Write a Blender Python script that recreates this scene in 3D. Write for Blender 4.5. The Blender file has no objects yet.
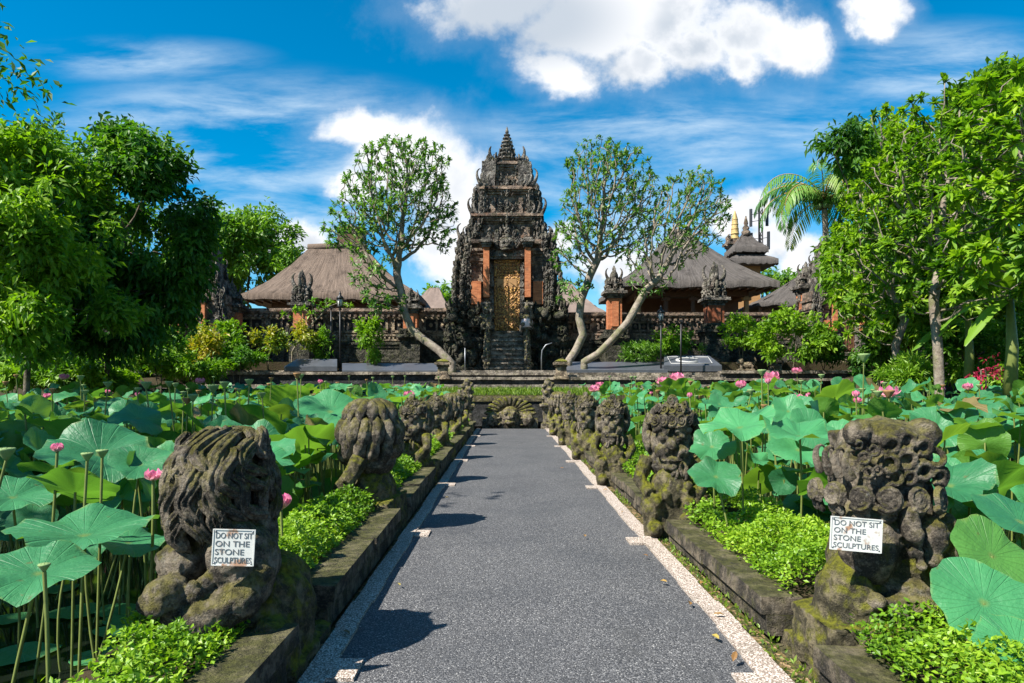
import bpy, bmesh, math, random
import numpy as np
from mathutils import Vector, Matrix, Quaternion
R = math.radians
PI = math.pi
scene = bpy.context.scene
COL = scene.collection
random.seed(7)
rng = np.random.default_rng(7)

# ------------------------------------------------------------------ camera
F = 683.0            # focal length in pixels at 1024 wide (24 mm)
PX0, PY0, EYE = 507.0, 385.0, 1.6
cam_d = bpy.data.cameras.new("camera")
cam_d.lens = 24.0
cam_d.sensor_width = 36.0
cam_d.shift_x = (512 - PX0) / 1024
cam_d.shift_y = (PY0 - 341.5) / 1024
cam_d.clip_start = 0.05
cam_d.clip_end = 5000
cam = bpy.data.objects.new("camera", cam_d)
cam.location = (0, 0, EYE)
cam.rotation_euler = (R(90), 0, 0)
COL.objects.link(cam)
scene.camera = cam

# ------------------------------------------------------------------ light and sky
SUN_EL, SUN_AZ = 49.0, 32.0     # azimuth: degrees behind the left-hand side
sdir = Vector((-math.cos(R(SUN_AZ)) * math.cos(R(SUN_EL)), -math.sin(R(SUN_AZ)) * math.cos(R(SUN_EL)), math.sin(R(SUN_EL))))
sun_d = bpy.data.lights.new("sun", 'SUN')
sun_d.energy = 5.0
sun_d.angle = R(0.53)
sun_d.color = (1.0, 0.95, 0.86)
sun = bpy.data.objects.new("sun", sun_d)
sun.rotation_euler = sdir.to_track_quat('Z', 'Y').to_euler()
COL.objects.link(sun)
vs = scene.view_settings
vs.view_transform = 'Standard'
vs.look = 'None'
vs.exposure = 1.22
vs.gamma = 1.0
vs.use_curve_mapping = False

world = bpy.data.worlds.new("World")
scene.world = world
world.use_nodes = True
wt = world.node_tree
wt.nodes.clear()

class NT:
    """small node helper"""
    def __init__(s, nt): s.nt = nt
    def n(s, typ, **kw):
        nd = s.nt.nodes.new(typ)
        ins = kw.pop('ins', {})
        for k, v in kw.items(): setattr(nd, k, v)
        for k, v in ins.items():
            if hasattr(v, 'is_output'): s.nt.links.new(v, nd.inputs[k])
            else: nd.inputs[k].default_value = v
        return nd
    def math(s, op, a, b=None, c=None, clamp=False):
        nd = s.nt.nodes.new('ShaderNodeMath'); nd.operation = op; nd.use_clamp = clamp
        for i, v in enumerate((a, b, c)):
            if v is None: continue
            if hasattr(v, 'is_output'): s.nt.links.new(v, nd.inputs[i])
            else: nd.inputs[i].default_value = v
        return nd.outputs[0]
    def vmath(s, op, a, b=None):
        nd = s.nt.nodes.new('ShaderNodeVectorMath'); nd.operation = op
        for i, v in enumerate((a, b)):
            if v is None: continue
            if hasattr(v, 'is_output'): s.nt.links.new(v, nd.inputs[i])
            else: nd.inputs[i].default_value = v
        return nd.outputs['Value'] if op in ('LENGTH', 'DOT_PRODUCT', 'DISTANCE') else nd.outputs[0]
    def noise(s, vec, scale, detail=4, rough=0.55, dist=0.0, col=False):
        nd = s.nt.nodes.new('ShaderNodeTexNoise')
        if vec is not None: s.nt.links.new(vec, nd.inputs['Vector'])
        nd.inputs['Scale'].default_value = scale; nd.inputs['Detail'].default_value = detail
        nd.inputs['Roughness'].default_value = rough; nd.inputs['Distortion'].default_value = dist
        return nd.outputs['Color' if col else 'Fac']
    def voro(s, vec, scale, feature='F1', out='Distance', rnd=1.0):
        nd = s.nt.nodes.new('ShaderNodeTexVoronoi'); nd.feature = feature
        if vec is not None: s.nt.links.new(vec, nd.inputs['Vector'])
        nd.inputs['Scale'].default_value = scale; nd.inputs['Randomness'].default_value = rnd
        return nd.outputs[out]
    def ramp(s, fac, stops, interp='LINEAR'):
        nd = s.nt.nodes.new('ShaderNodeValToRGB'); cr = nd.color_ramp; cr.interpolation = interp
        while len(cr.elements) < len(stops): cr.elements.new(0.5)
        for e, (p, c) in zip(cr.elements, stops):
            e.position = p; e.color = (*c, 1) if len(c) == 3 else c
        s.nt.links.new(fac, nd.inputs[0])
        return nd.outputs[0]
    def smooth(s, v, a, b):
        nd = s.nt.nodes.new('ShaderNodeMapRange'); nd.interpolation_type = 'SMOOTHSTEP'; nd.clamp = True
        s.nt.links.new(v, nd.inputs[0])
        nd.inputs[1].default_value = a; nd.inputs[2].default_value = b
        nd.inputs[3].default_value = 0; nd.inputs[4].default_value = 1
        return nd.outputs[0]
    def mix(s, fac, a, b, typ='MIX'):
        nd = s.nt.nodes.new('ShaderNodeMix'); nd.data_type = 'RGBA'; nd.blend_type = typ; nd.clamp_factor = True
        for i, v in ((0, fac), (6, a), (7, b)):
            if hasattr(v, 'is_output'): s.nt.links.new(v, nd.inputs[i])
            else: nd.inputs[i].default_value = v if i == 0 else ((*v, 1) if len(v) == 3 else v)
        return nd.outputs[2]
    def link(s, a, b): s.nt.links.new(a, b)

def build_sky():
    # cloud density in gnomonic sky coordinates u = x/y, v = z/y, a node group so that it can be sampled twice
    g = bpy.data.node_groups.new("cloud_density", 'ShaderNodeTree')
    g.interface.new_socket('P', in_out='INPUT', socket_type='NodeSocketVector')
    g.interface.new_socket('D', in_out='OUTPUT', socket_type='NodeSocketFloat')
    h = NT(g)
    gi = h.n('NodeGroupInput'); go = h.n('NodeGroupOutput')
    P = gi.outputs[0]
    wn = h.noise(P, 5.5, 6, 0.6, 0.25, col=True)
    wob = h.vmath('MULTIPLY', h.vmath('SUBTRACT', wn, (0.5, 0.5, 0.5)), (0.16, 0.11, 0))
    Q = h.vmath('ADD', P, wob)
    # (px, py, rx, ry) of cumulus lobes
    blobs = [(500, -5, 105, 48), (590, 20, 100, 62), (665, 5, 85, 52), (560, 68, 48, 32), (640, 62, 50, 30), (700, 40, 55, 40), (745, 38, 62, 38), (792, 52, 44, 34), (742, 62, 40, 24),
             (872, -4, 44, 40), (872, 26, 26, 22),
             (370, 128, 70, 26), (400, 158, 72, 50), (345, 195, 26, 30), (455, 190, 60, 62), (440, 255, 48, 46), (478, 245, 55, 60), (540, 245, 40, 22), (565, 242, 20, 20),
             (752, 210, 38, 26), (770, 240, 44, 34), (725, 225, 24, 18), (300, 238, 30, 16), (270, 250, 36, 18), (610, 270, 50, 30), (812, 262, 44, 28)]
    D = None
    for (x, y, rx, ry) in blobs:
        c = ((x - PX0) / F, (PY0 - y) / F, 0)
        dv = h.vmath('MULTIPLY', h.vmath('SUBTRACT', Q, c), (F / rx, F / ry, 0))
        d = h.math('SUBTRACT', 1.0, h.vmath('LENGTH', dv))
        D = d if D is None else h.math('SMOOTH_MAX', D, d, 0.22)
    f2 = h.noise(P, 8.0, 9, 0.62, 0.1)
    D = h.math('ADD', D, h.math('MULTIPLY', h.math('SUBTRACT', f2, 0.5), 1.7))
    h.link(D, go.inputs[0])

    t = NT(wt)
    tc = t.n('ShaderNodeTexCoord')
    sep = t.n('ShaderNodeSeparateXYZ', ins={0: tc.outputs['Generated']})
    x, y, z = sep.outputs
    ys = t.math('MAXIMUM', y, 0.02)
    P = t.n('ShaderNodeCombineXYZ', ins={0: t.math('DIVIDE', x, ys), 1: t.math('DIVIDE', z, ys)}).outputs[0]
    front = t.smooth(y, 0.05, 0.25)
    def dens(p):
        nd = wt.nodes.new('ShaderNodeGroup'); nd.node_tree = g; wt.links.new(p, nd.inputs[0]); return nd.outputs[0]
    D1 = dens(P)
    D2 = dens(t.vmath('ADD', P, (-0.045, 0.06, 0)))
    a = t.math('MULTIPLY', t.math('ADD', t.math('MULTIPLY', t.smooth(D1, 0.0, 0.55), 0.86), t.math('MULTIPLY', t.smooth(D1, -0.55, 0.3), 0.14)), front)
    shade = t.smooth(t.math('SUBTRACT', D2, D1), -0.15, 0.75)
    # thick middles of the clouds are greyer than the sunlit rims
    core = t.math('MULTIPLY', t.math('MULTIPLY', t.smooth(D1, 0.3, 0.9), t.smooth(t.noise(P, 4.5, 4, 0.5), 0.40, 0.62)), 0.75)
    sh = t.math('MAXIMUM', t.math('MULTIPLY', shade, 0.6), core)
    bk = t.math('MULTIPLY', t.smooth(t.math('SUBTRACT', 1.0, t.vmath('LENGTH', t.vmath('MULTIPLY', t.vmath('SUBTRACT', P, ((520 - PX0) / F, (PY0 - 18) / F, 0)), (F / 150, F / 70, 0)))), 0.0, 0.7), 0.75)
    sh = t.math('MAXIMUM', sh, bk)
    ccol = t.mix(sh, (0.93, 0.94, 0.96), (0.40, 0.48, 0.58))
    # thin high streaks
    st = t.vmath('MULTIPLY', P, (1.0, 4.5, 1))
    rot = t.n('ShaderNodeVectorRotate', ins={0: st, 'Angle': -0.2}); rot.rotation_type = 'Z_AXIS'
    s1 = t.noise(rot.outputs[0], 3.4, 8, 0.62, 0.25)
    band = None
    for (bx, by, rx, ry, am) in ((250, 165, 290, 110, .95), (950, 70, 190, 60, .6), (640, 140, 230, 60, .7), (140, 60, 160, 30, .5), (820, 130, 200, 60, .45), (600, 210, 200, 80, .5)):
        dv = t.vmath('MULTIPLY', t.vmath('SUBTRACT', P, ((bx - PX0) / F, (PY0 - by) / F, 0)), (F / rx, F / ry, 0))
        d = t.math('MULTIPLY', t.math('SUBTRACT', 1.0, t.vmath('LENGTH', dv), clamp=True), am)
        band = d if band is None else t.math('MAXIMUM', band, d)
    ca = t.math('MULTIPLY', t.math('MULTIPLY', t.smooth(s1, 0.36, 0.74), t.smooth(band, 0.0, 0.5)), t.math('MULTIPLY', front, 0.8))
    # scattered clouds over the rest of the dome, behind the viewpoint
    bn = t.noise(tc.outputs['Generated'], 3.0, 6, 0.6)
    ba = t.math('MULTIPLY', t.smooth(bn, 0.52, 0.66), t.math('SUBTRACT', 1.0, front))
    sky = t.n('ShaderNodeTexSky', sky_type='NISHITA', sun_disc=False, sun_elevation=R(SUN_EL), sun_rotation=R(270 - SUN_AZ),
              altitude=300, air_density=1.0, dust_density=0.4, ozone_density=3.0)
    hsv = t.n('ShaderNodeHueSaturation', ins={'Hue': 0.487, 'Saturation': 1.6, 'Value': 1.12, 'Color': sky.outputs[0]})
    c = t.mix(ca, hsv.outputs[0], (5.2, 6.3, 7.2))
    ccol_s = t.vmath('MULTIPLY', ccol, (7.6, 7.6, 7.6))
    c = t.mix(a, c, ccol_s)
    c = t.mix(ba, c, (6.5, 6.8, 7.2))
    bg = t.n('ShaderNodeBackground', ins={'Color': c, 'Strength': 0.066})
    out = t.n('ShaderNodeOutputWorld')
    t.link(bg.outputs[0], out.inputs[0])
build_sky()
scene.cycles.max_bounces = 8
scene.cycles.transparent_max_bounces = 8
scene.cycles.sample_clamp_indirect = 6.0

# ------------------------------------------------------------------ helpers
def at(px, py, d):
    """world point seen at photo pixel (px, py) at distance d along the path"""
    return Vector(((px - PX0) * d / F, d, EYE + (PY0 - py) * d / F))
def mpp(d): return d / F

def tag(o, label=None, cat=None, group=None, kind=None):
    if label: o['label'] = label
    if cat: o['category'] = cat
    if group: o['group'] = group
    if kind: o['kind'] = kind
    return o
def empty(name, loc=(0, 0, 0), rz=0.0):
    o = bpy.data.objects.new(name, None)
    o.location = loc; o.rotation_euler = (0, 0, rz); o.empty_display_size = 0.2
    COL.objects.link(o)
    return o
def kids(o): return [c for c in bpy.data.objects if c.parent == o]
def copy_tree(o, parent=None):
    c = o.copy(); COL.objects.link(c); c.parent = parent
    for ch in list(o.children): copy_tree(ch, c)
    return c

def np_mesh(name, V, faces, mats, parent=None, fm=None, smooth=False, uv=None, rnd=None, loc=None):
    """V (n,3) array; faces: list of arrays (m,k)"""
    me = bpy.data.meshes.new(name)
    V = np.asarray(V, dtype=np.float32)
    faces = [np.asarray(f, dtype=np.int32) for f in faces if len(f)]
    me.vertices.add(len(V)); me.vertices.foreach_set('co', V.ravel())
    tot = np.concatenate([np.full(len(f), f.shape[1], np.int32) for f in faces])
    idx = np.concatenate([f.ravel() for f in faces])
    st = np.concatenate([[0], np.cumsum(tot)[:-1]]).astype(np.int32)
    me.loops.add(len(idx)); me.loops.foreach_set('vertex_index', idx)
    me.polygons.add(len(tot)); me.polygons.foreach_set('loop_start', st); me.polygons.foreach_set('loop_total', tot)
    if fm is not None: me.polygons.foreach_set('material_index', np.asarray(fm, np.int32))
    me.polygons.foreach_set('use_smooth', np.full(len(tot), smooth))
    if uv is not None:
        ul = me.uv_layers.new(name='UVMap')
        ul.data.foreach_set('uv', np.asarray(uv, np.float32)[idx].ravel())
    if rnd is not None:
        at_ = me.attributes.new('rnd', 'FLOAT', 'POINT'); at_.data.foreach_set('value', np.asarray(rnd, np.float32))
    me.update(); me.validate()
    for m in (mats if isinstance(mats, (list, tuple)) else [mats]): me.materials.append(m)
    o = bpy.data.objects.new(name, me)
    if loc is not None: o.location = loc
    COL.objects.link(o)
    if parent: o.parent = parent
    return o

class MB:
    """mesh collector: shapes are added, then linked as one object"""
    def __init__(s): s.v = []; s.f = []; s.m = []; s.sm = []
    def add(s, vs, fs, m=0, smooth=False):
        b = len(s.v)
        s.v.extend([tuple(p) for p in vs])
        for f in fs:
            s.f.append([i + b for i in f]); s.m.append(m); s.sm.append(smooth)
    def box(s, c, size, rz=0.0, m=0, M=None, taper=1.0, jit=0.0):
        x, y, z = size[0] / 2, size[1] / 2, size[2] / 2
        vs = []
        for (a, b, cc) in ((-1, -1, -1), (1, -1, -1), (1, 1, -1), (-1, 1, -1), (-1, -1, 1), (1, -1, 1), (1, 1, 1), (-1, 1, 1)):
            k = taper if cc > 0 else 1.0
            p = Vector((a * x * k, b * y * k, cc * z))
            if jit: p += Vector((random.uniform(-jit, jit), random.uniform(-jit, jit), random.uniform(-jit, jit)))
            if rz: p.rotate(Matrix.Rotation(rz, 3, 'Z'))
            if M is not None: p = M @ p
            vs.append(p + Vector(c))
        s.add(vs, [(3, 2, 1, 0), (4, 5, 6, 7), (0, 1, 5, 4), (1, 2, 6, 5), (2, 3, 7, 6), (3, 0, 4, 7)], m)
    def tube(s, pts, rad, n=6, m=0, cap=True, ridge=0, ramp=0.0, flat=1.0, smooth=True):
        pts = [Vector(p) for p in pts]
        if not hasattr(rad, '__len__'): rad = [rad] * len(pts)
        up = None; rings = []
        for i, p in enumerate(pts):
            t = (pts[min(i + 1, len(pts) - 1)] - pts[max(i - 1, 0)])
            if t.length < 1e-9: t = Vector((0, 0, 1))
            t.normalize()
            if up is None:
                up = t.orthogonal().normalized()
                if abs(t.z) < 0.9: up = (Vector((0, 0, 1)) - t * t.z).normalized()
            else:
                up = up - t * up.dot(t)
                up = up.normalized() if up.length > 1e-6 else t.orthogonal().normalized()
            sd = t.cross(up)
            ring = []
            for k in range(n):
                a = 2 * PI * k / n
                r = rad[i] * (1 + ramp * math.cos(ridge * a)) if ridge else rad[i]
                ring.append(p + up * (math.cos(a) * r * flat) + sd * (math.sin(a) * r))
            rings.append(ring)
        vs = [v for r in rings for v in r]
        fs = []
        for i in range(len(pts) - 1):
            for k in range(n):
                k2 = (k + 1) % n
                fs.append((i * n + k, i * n + k2, (i + 1) * n + k2, (i + 1) * n + k))
        if cap:
            fs.append(tuple(range(n - 1, -1, -1))); fs.append(tuple((len(pts) - 1) * n + k for k in range(n)))
        s.add(vs, fs, m, smooth)
    def ell(s, c, r, nu=10, nv=7, m=0, M=None, smooth=True):
        if not hasattr(r, '__len__'): r = (r, r, r)
        vs = []; fs = []
        for j in range(nv + 1):
            th = PI * j / nv
            for i in range(nu):
                ph = 2 * PI * i / nu
                p = Vector((r[0] * math.sin(th) * math.cos(ph), r[1] * math.sin(th) * math.sin(ph), r[2] * math.cos(th)))
                if M is not None: p = M @ p
                vs.append(p + Vector(c))
        for j in range(nv):
            for i in range(nu):
                i2 = (i + 1) % nu
                if j == 0: fs.append((j * nu + i, (j + 1) * nu + i, (j + 1) * nu + i2))
                elif j == nv - 1: fs.append((j * nu + i, (j + 1) * nu + i, j * nu + i2))
                else: fs.append((j * nu + i, (j + 1) * nu + i, (j + 1) * nu + i2, j * nu + i2))
        s.add(vs, fs, m, smooth)
    def lathe(s, c, prof, n=12, m=0, smooth=True, sq=False):
        """prof: list of (r, z)"""
        vs = []; fs = []
        n_ = 4 if sq else n
        for (r, z) in prof:
            for k in range(n_):
                a = 2 * PI * (k + (0.5 if sq else 0)) / n_
                q = r * (math.sqrt(2) if sq else 1)
                vs.append((c[0] + q * math.cos(a), c[1] + q * math.sin(a), c[2] + z))
        for j in range(len(prof) - 1):
            for k in range(n_):
                k2 = (k + 1) % n_
                fs.append((j * n_ + k, j * n_ + k2, (j + 1) * n_ + k2, (j + 1) * n_ + k))
        fs.append(tuple(range(n_ - 1, -1, -1))); fs.append(tuple((len(prof) - 1) * n_ + k for k in range(n_)))
        s.add(vs, fs, m, smooth and not sq)
    def build(s, name, mats, parent=None, loc=None):
        me = bpy.data.meshes.new(name)
        me.from_pydata(s.v, [], s.f)
        for m in (mats if isinstance(mats, (list, tuple)) else [mats]): me.materials.append(m)
        me.polygons.foreach_set('material_index', s.m)
        me.polygons.foreach_set('use_smooth', s.sm)
        me.update()
        o = bpy.data.objects.new(name, me)
        if loc is not None: o.location = loc
        COL.objects.link(o)
        if parent: o.parent = parent
        return o

# value noise on arrays of points
_perm = rng.random((32, 32, 32))
def vnoise(P):
    P = np.asarray(P, float)
    i = np.floor(P).astype(int); f = P - i; f = f * f * (3 - 2 * f); i &= 31; j = (i + 1) & 31
    c = lambda a, b, d: _perm[a, b, d]
    x0, y0, z0 = i.T; x1, y1, z1 = j.T; fx, fy, fz = f.T
    a = c(x0, y0, z0) * (1 - fx) + c(x1, y0, z0) * fx
    b = c(x0, y1, z0) * (1 - fx) + c(x1, y1, z0) * fx
    d = c(x0, y0, z1) * (1 - fx) + c(x1, y0, z1) * fx
    e = c(x0, y1, z1) * (1 - fx) + c(x1, y1, z1) * fx
    return (a * (1 - fy) + b * fy) * (1 - fz) + (d * (1 - fy) + e * fy) * fz
def fbm(P, o=4):
    P = np.asarray(P, float); t = np.zeros(len(P)); a = 0.5
    for k in range(o): t += a * (vnoise(P * 2 ** k + k * 7.3) - 0.5); a *= 0.5
    return t * 2

def remeshed(mb, name, mat, parent, voxel, disp=0.0, dscale=12.0, loc=None):
    """fuse the collected shapes into one carved surface"""
    tmp = mb.build("tmp", mat)
    md = tmp.modifiers.new("r", 'REMESH'); md.mode = 'VOXEL'; md.voxel_size = voxel; md.use_smooth_shade = True
    sm = tmp.modifiers.new("s", 'SMOOTH'); sm.factor = 0.5; sm.iterations = 1
    bpy.context.view_layer.update()
    dg = bpy.context.evaluated_depsgraph_get()
    me = bpy.data.meshes.new_from_object(tmp.evaluated_get(dg))
    bpy.data.objects.remove(tmp, do_unlink=True)
    n = len(me.vertices)
    co = np.empty(n * 3, np.float32); me.vertices.foreach_get('co', co); co = co.reshape(-1, 3)
    no = np.empty(n * 3, np.float32); me.vertices.foreach_get('normal', no); no = no.reshape(-1, 3)
    if disp:
        d = fbm(co * dscale + 3.1, 4) * disp + np.minimum(fbm(co * dscale * 2.7 + 9, 3), 0) * disp * 0.9
        co = co + no * d[:, None]
        me.vertices.foreach_set('co', co.ravel())
    me.materials.clear(); me.materials.append(mat)
    me.polygons.foreach_set('use_smooth', np.full(len(me.polygons), True))
    me.update(); me.name = name
    o = bpy.data.objects.new(name, me)
    if loc is not None: o.location = loc
    COL.objects.link(o)
    if parent: o.parent = parent
    return o
# ------------------------------------------------------------------ materials
def new_mat(name):
    m = bpy.data.materials.new(name); m.use_nodes = True
    m.node_tree.nodes.clear()
    t = NT(m.node_tree)
    out = t.n('ShaderNodeOutputMaterial')
    return m, t, out
def principled(t, out, col, rough=0.8, bump=None, bs=0.4, bd=0.02, spec=0.4, metal=0.0):
    p = t.n('ShaderNodeBsdfPrincipled')
    for k, v in (('Base Color', col), ('Roughness', rough), ('Metallic', metal), ('Specular IOR Level', spec)):
        if hasattr(v, 'is_output'): t.link(v, p.inputs[k])
        else: p.inputs[k].default_value = (*v, 1) if hasattr(v, '__len__') else v
    if bump is not None:
        b = t.n('ShaderNodeBump', ins={'Strength': bs, 'Distance': bd, 'Height': bump})
        t.link(b.outputs[0], p.inputs['Normal'])
    if out is not None: t.link(p.outputs[0], out.inputs[0])
    return p
def pos(t): return t.n('ShaderNodeNewGeometry').outputs['Position']

def stone(name, dark=(0.05, 0.045, 0.04), light=(0.17, 0.15, 0.13), moss=(0.085, 0.10, 0.018), moss_amt=0.5, lichen=0.2, sc=1.0, carve=0.0, cs=9.0, rust=0.0):
    m, t, out = new_mat(name)
    P = pos(t)
    n1 = t.noise(P, 3.4 * sc, 7, 0.7)
    n2 = t.noise(P, 11 * sc, 6, 0.7)
    n3 = t.noise(P, 45 * sc, 4, 0.7)
    c = t.mix(t.smooth(n1, 0.42, 0.64), dark, light)
    c = t.mix(t.math('MULTIPLY', t.smooth(n2, 0.5, 0.68), 0.75), c, tuple(v * 0.35 for v in dark))
    c = t.mix(t.math('MULTIPLY', t.smooth(n3, 0.5, 0.8), 0.5), c, tuple(v * 1.7 for v in light))
    if rust: c = t.mix(t.math('MULTIPLY', t.smooth(t.noise(P, 3.3 * sc, 4), 0.55, 0.7), rust), c, (0.22, 0.085, 0.035))
    li = t.math('MULTIPLY', t.smooth(t.noise(P, 6.5 * sc, 5, 0.75), 0.57, 0.68), lichen)
    c = t.mix(li, c, (0.38, 0.37, 0.33))
    if moss_amt:
        nz = t.n('ShaderNodeSeparateXYZ', ins={0: t.n('ShaderNodeNewGeometry').outputs['Normal']}).outputs[2]
        mf = t.math('ADD', t.math('MULTIPLY', nz, 0.22), t.noise(P, 4.2 * sc, 5, 0.7))
        mf = t.math('MULTIPLY', t.smooth(mf, 0.48, 0.72), moss_amt)
        mc = t.mix(t.smooth(n2, 0.35, 0.65), moss, tuple(v * 0.35 for v in moss))
        c = t.mix(mf, c, mc)
    h = t.math('ADD', n2, t.math('MULTIPLY', n3, 0.5))
    if carve:
        v = t.voro(t.vmath('ADD', P, t.vmath('MULTIPLY', t.noise(P, 3, 2, col=True), (0.25, 0.25, 0.25))), cs, 'SMOOTH_F1')
        v2 = t.voro(P, cs * 2.3)
        h = t.math('ADD', h, t.math('MULTIPLY', t.math('ADD', t.math('SUBTRACT', 0.5, v), t.math('MULTIPLY', v2, -0.5)), carve))
    principled(t, out, c, 0.88, h, 1.0, 0.05 + 0.05 * (carve > 0), 0.25)
    return m

M = {}
M['statue'] = stone('statue_stone', (0.038, 0.032, 0.026), (0.27, 0.225, 0.17), (0.17, 0.155, 0.012), 0.65, 0.3, 2.0)
M['statue_base'] = stone('statue_base_stone', (0.045, 0.04, 0.024), (0.21, 0.175, 0.105), (0.20, 0.20, 0.012), 0.95, 0.1, 2.0)
M['curb'] = stone('curb_stone', (0.03, 0.027, 0.023), (0.20, 0.165, 0.12), (0.11, 0.115, 0.015), 0.55, 0.12, 1.6)
M['gate_stone'] = stone('gate_stone', (0.032, 0.029, 0.027), (0.27, 0.24, 0.205), (0.06, 0.075, 0.012), 0.4, 0.7, 0.8, 0.8, 7.0, 0.12)
M['gate_plain'] = stone('gate_moulding_stone', (0.075, 0.058, 0.048), (0.40, 0.29, 0.215), (0.09, 0.10, 0.014), 0.4, 0.35, 0.8, 0.25, 5.0, 0.35)
M['podium'] = stone('podium_stone', (0.018, 0.018, 0.014), (0.11, 0.10, 0.075), (0.06, 0.075, 0.012), 0.55, 0.2, 0.9, 0.8, 6.0)
M['wall_stone'] = stone('wall_stone', (0.08, 0.062, 0.046), (0.46, 0.36, 0.245), (0.09, 0.10, 0.018), 0.3, 0.3, 0.9, 0.3, 6.0, 0.15)
M['terrace'] = stone('terrace_stone', (0.08, 0.068, 0.055), (0.36, 0.305, 0.24), (0.10, 0.115, 0.018), 0.35, 0.25, 0.9)
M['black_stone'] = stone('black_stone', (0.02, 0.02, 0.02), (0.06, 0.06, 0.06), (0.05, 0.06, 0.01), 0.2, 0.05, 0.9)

def brick(name, a=(0.50, 0.19, 0.085), b=(0.34, 0.115, 0.05)):
    m, t, out = new_mat(name)
    P = pos(t)
    sp = t.n('ShaderNodeSeparateXYZ', ins={0: P}).outputs
    cv = t.n('ShaderNodeCombineXYZ', ins={0: t.math('ADD', sp[0], sp[1]), 1: sp[2]}).outputs[0]
    br = t.n('ShaderNodeTexBrick', ins={'Vector': cv, 'Color1': (*a, 1), 'Color2': (*b, 1), 'Mortar': (0.25, 0.11, 0.06, 1), 'Scale': 5.0, 'Mortar Size': 0.008, 'Row Height': 0.3, 'Brick Width': 1.1})
    n = t.noise(P, 2.5, 6, 0.7)
    c = t.mix(t.math('MULTIPLY', t.smooth(n, 0.5, 0.75), 0.8), br.outputs['Color'], (0.07, 0.05, 0.04))
    c = t.mix(t.math('MULTIPLY', t.smooth(t.noise(P, 9, 4), 0.55, 0.8), 0.4), c, (0.5, 0.27, 0.16))
    principled(t, out, c, 0.85, t.math('ADD', br.outputs['Fac'], t.noise(P, 20, 4)), 0.4, 0.02, 0.2)
    return m
M['brick'] = brick('orange_brick')
M['brick_dull'] = brick('dull_brick', (0.30, 0.10, 0.045), (0.20, 0.06, 0.03))

def simple(name, col, rough=0.7, var=0.3, sc=8.0, bump=0.3, spec=0.4, metal=0.0, bd=0.01):
    m, t, out = new_mat(name)
    P = pos(t)
    n = t.noise(P, sc, 5, 0.65)
    c = t.mix(n, tuple(v * (1 - var) for v in col), tuple(min(1, v * (1 + var)) for v in col))
    principled(t, out, c, rough, n, bump, bd, spec, metal)
    return m
def gold():
    m, t, out = new_mat('carved_gilt_wood')
    P = pos(t)
    v = t.voro(t.vmath('ADD', P, t.vmath('MULTIPLY', t.noise(P, 4, 2, col=True), (0.12, 0.12, 0.12))), 15, 'SMOOTH_F1')
    n = t.noise(P, 14, 5, 0.7)
    c = t.mix(t.smooth(v, 0.25, 0.6), (0.52, 0.29, 0.075), (0.13, 0.055, 0.018))
    c = t.mix(t.math('MULTIPLY', t.smooth(n, 0.45, 0.7), 0.6), c, (0.22, 0.085, 0.03))
    principled(t, out, c, 0.5, t.math('SUBTRACT', 0.6, v), 1.0, 0.06, 0.5, 0.25)
    return m
M['gold'] = gold()
M['wood'] = simple('dark_brown_wood', (0.11, 0.05, 0.024), 0.6, 0.5, 6)
M['wood_light'] = simple('ochre_wood', (0.36, 0.2, 0.08), 0.7, 0.4, 5)
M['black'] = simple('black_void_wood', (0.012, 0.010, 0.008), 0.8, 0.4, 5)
M['metal'] = simple('dark_painted_metal', (0.03, 0.03, 0.032), 0.45, 0.3, 20, 0.1, 0.5, 0.6)
M['grey_metal'] = simple('grey_metal', (0.22, 0.23, 0.25), 0.45, 0.2, 10, 0.1, 0.5, 0.7)
M['cloth'] = simple('pale_cloth', (0.62, 0.5, 0.5), 0.9, 0.3, 30, 0.2)
M['goldleaf'] = simple('gold_leaf', (0.42, 0.29, 0.11), 0.6, 0.6, 3, 0.9, 0.4, 0.1, 0.1)
M['lens'] = simple('lamp_glass', (0.5, 0.5, 0.47), 0.2, 0.1, 10, 0.0, 0.5)
def slate():
    m, t, out = new_mat('dark_slate_slab')
    P = pos(t)
    n = t.noise(P, 3, 6, 0.7); n2 = t.noise(P, 40, 3)
    c = t.mix(n, (0.035, 0.038, 0.045), (0.085, 0.092, 0.108))
    principled(t, out, c, t.math('ADD', 0.25, t.math('MULTIPLY', n, 0.3)), n2, 0.2, 0.01, 0.6)
    return m
M['slate'] = slate()
M['white_inlay'] = simple('white_inlay', (0.42, 0.42, 0.41), 0.7, 0.3, 10)

def thatch(name, a=(0.26, 0.20, 0.155), b=(0.12, 0.09, 0.072)):
    m, t, out = new_mat(name)
    P = t.n('ShaderNodeTexCoord').outputs['UV']
    n = t.noise(t.vmath('MULTIPLY', P, (60.0, 2.5, 1)), 1.0, 6, 0.75)
    W = pos(t)
    n2 = t.noise(W, 1.1, 6, 0.7)
    n3 = t.noise(W, 22, 3, 0.8)
    c = t.mix(t.smooth(n, 0.3, 0.7), b, a)
    c = t.mix(t.math('MULTIPLY', t.smooth(n2, 0.5, 0.72), 0.7), c, tuple(v * 0.4 for v in b))
    c = t.mix(t.math('MULTIPLY', t.smooth(n3, 0.55, 0.8), 0.4), c, (0.36, 0.30, 0.25))
    h = t.math('ADD', t.math('ADD', n, n2), t.math('MULTIPLY', n3, 0.6))
    principled(t, out, c, 0.95, h, 1.0, 0.12, 0.15)
    return m
M['thatch'] = thatch('brown_thatch', (0.235, 0.175, 0.135), (0.10, 0.074, 0.058))
M['thatch_grey'] = thatch('grey_thatch', (0.16, 0.142, 0.13), (0.075, 0.066, 0.06))
M['roof_tile'] = simple('grey_brown_roof', (0.17, 0.13, 0.11), 0.85, 0.5, 3, 0.5, 0.2, 0, 0.05)

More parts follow.
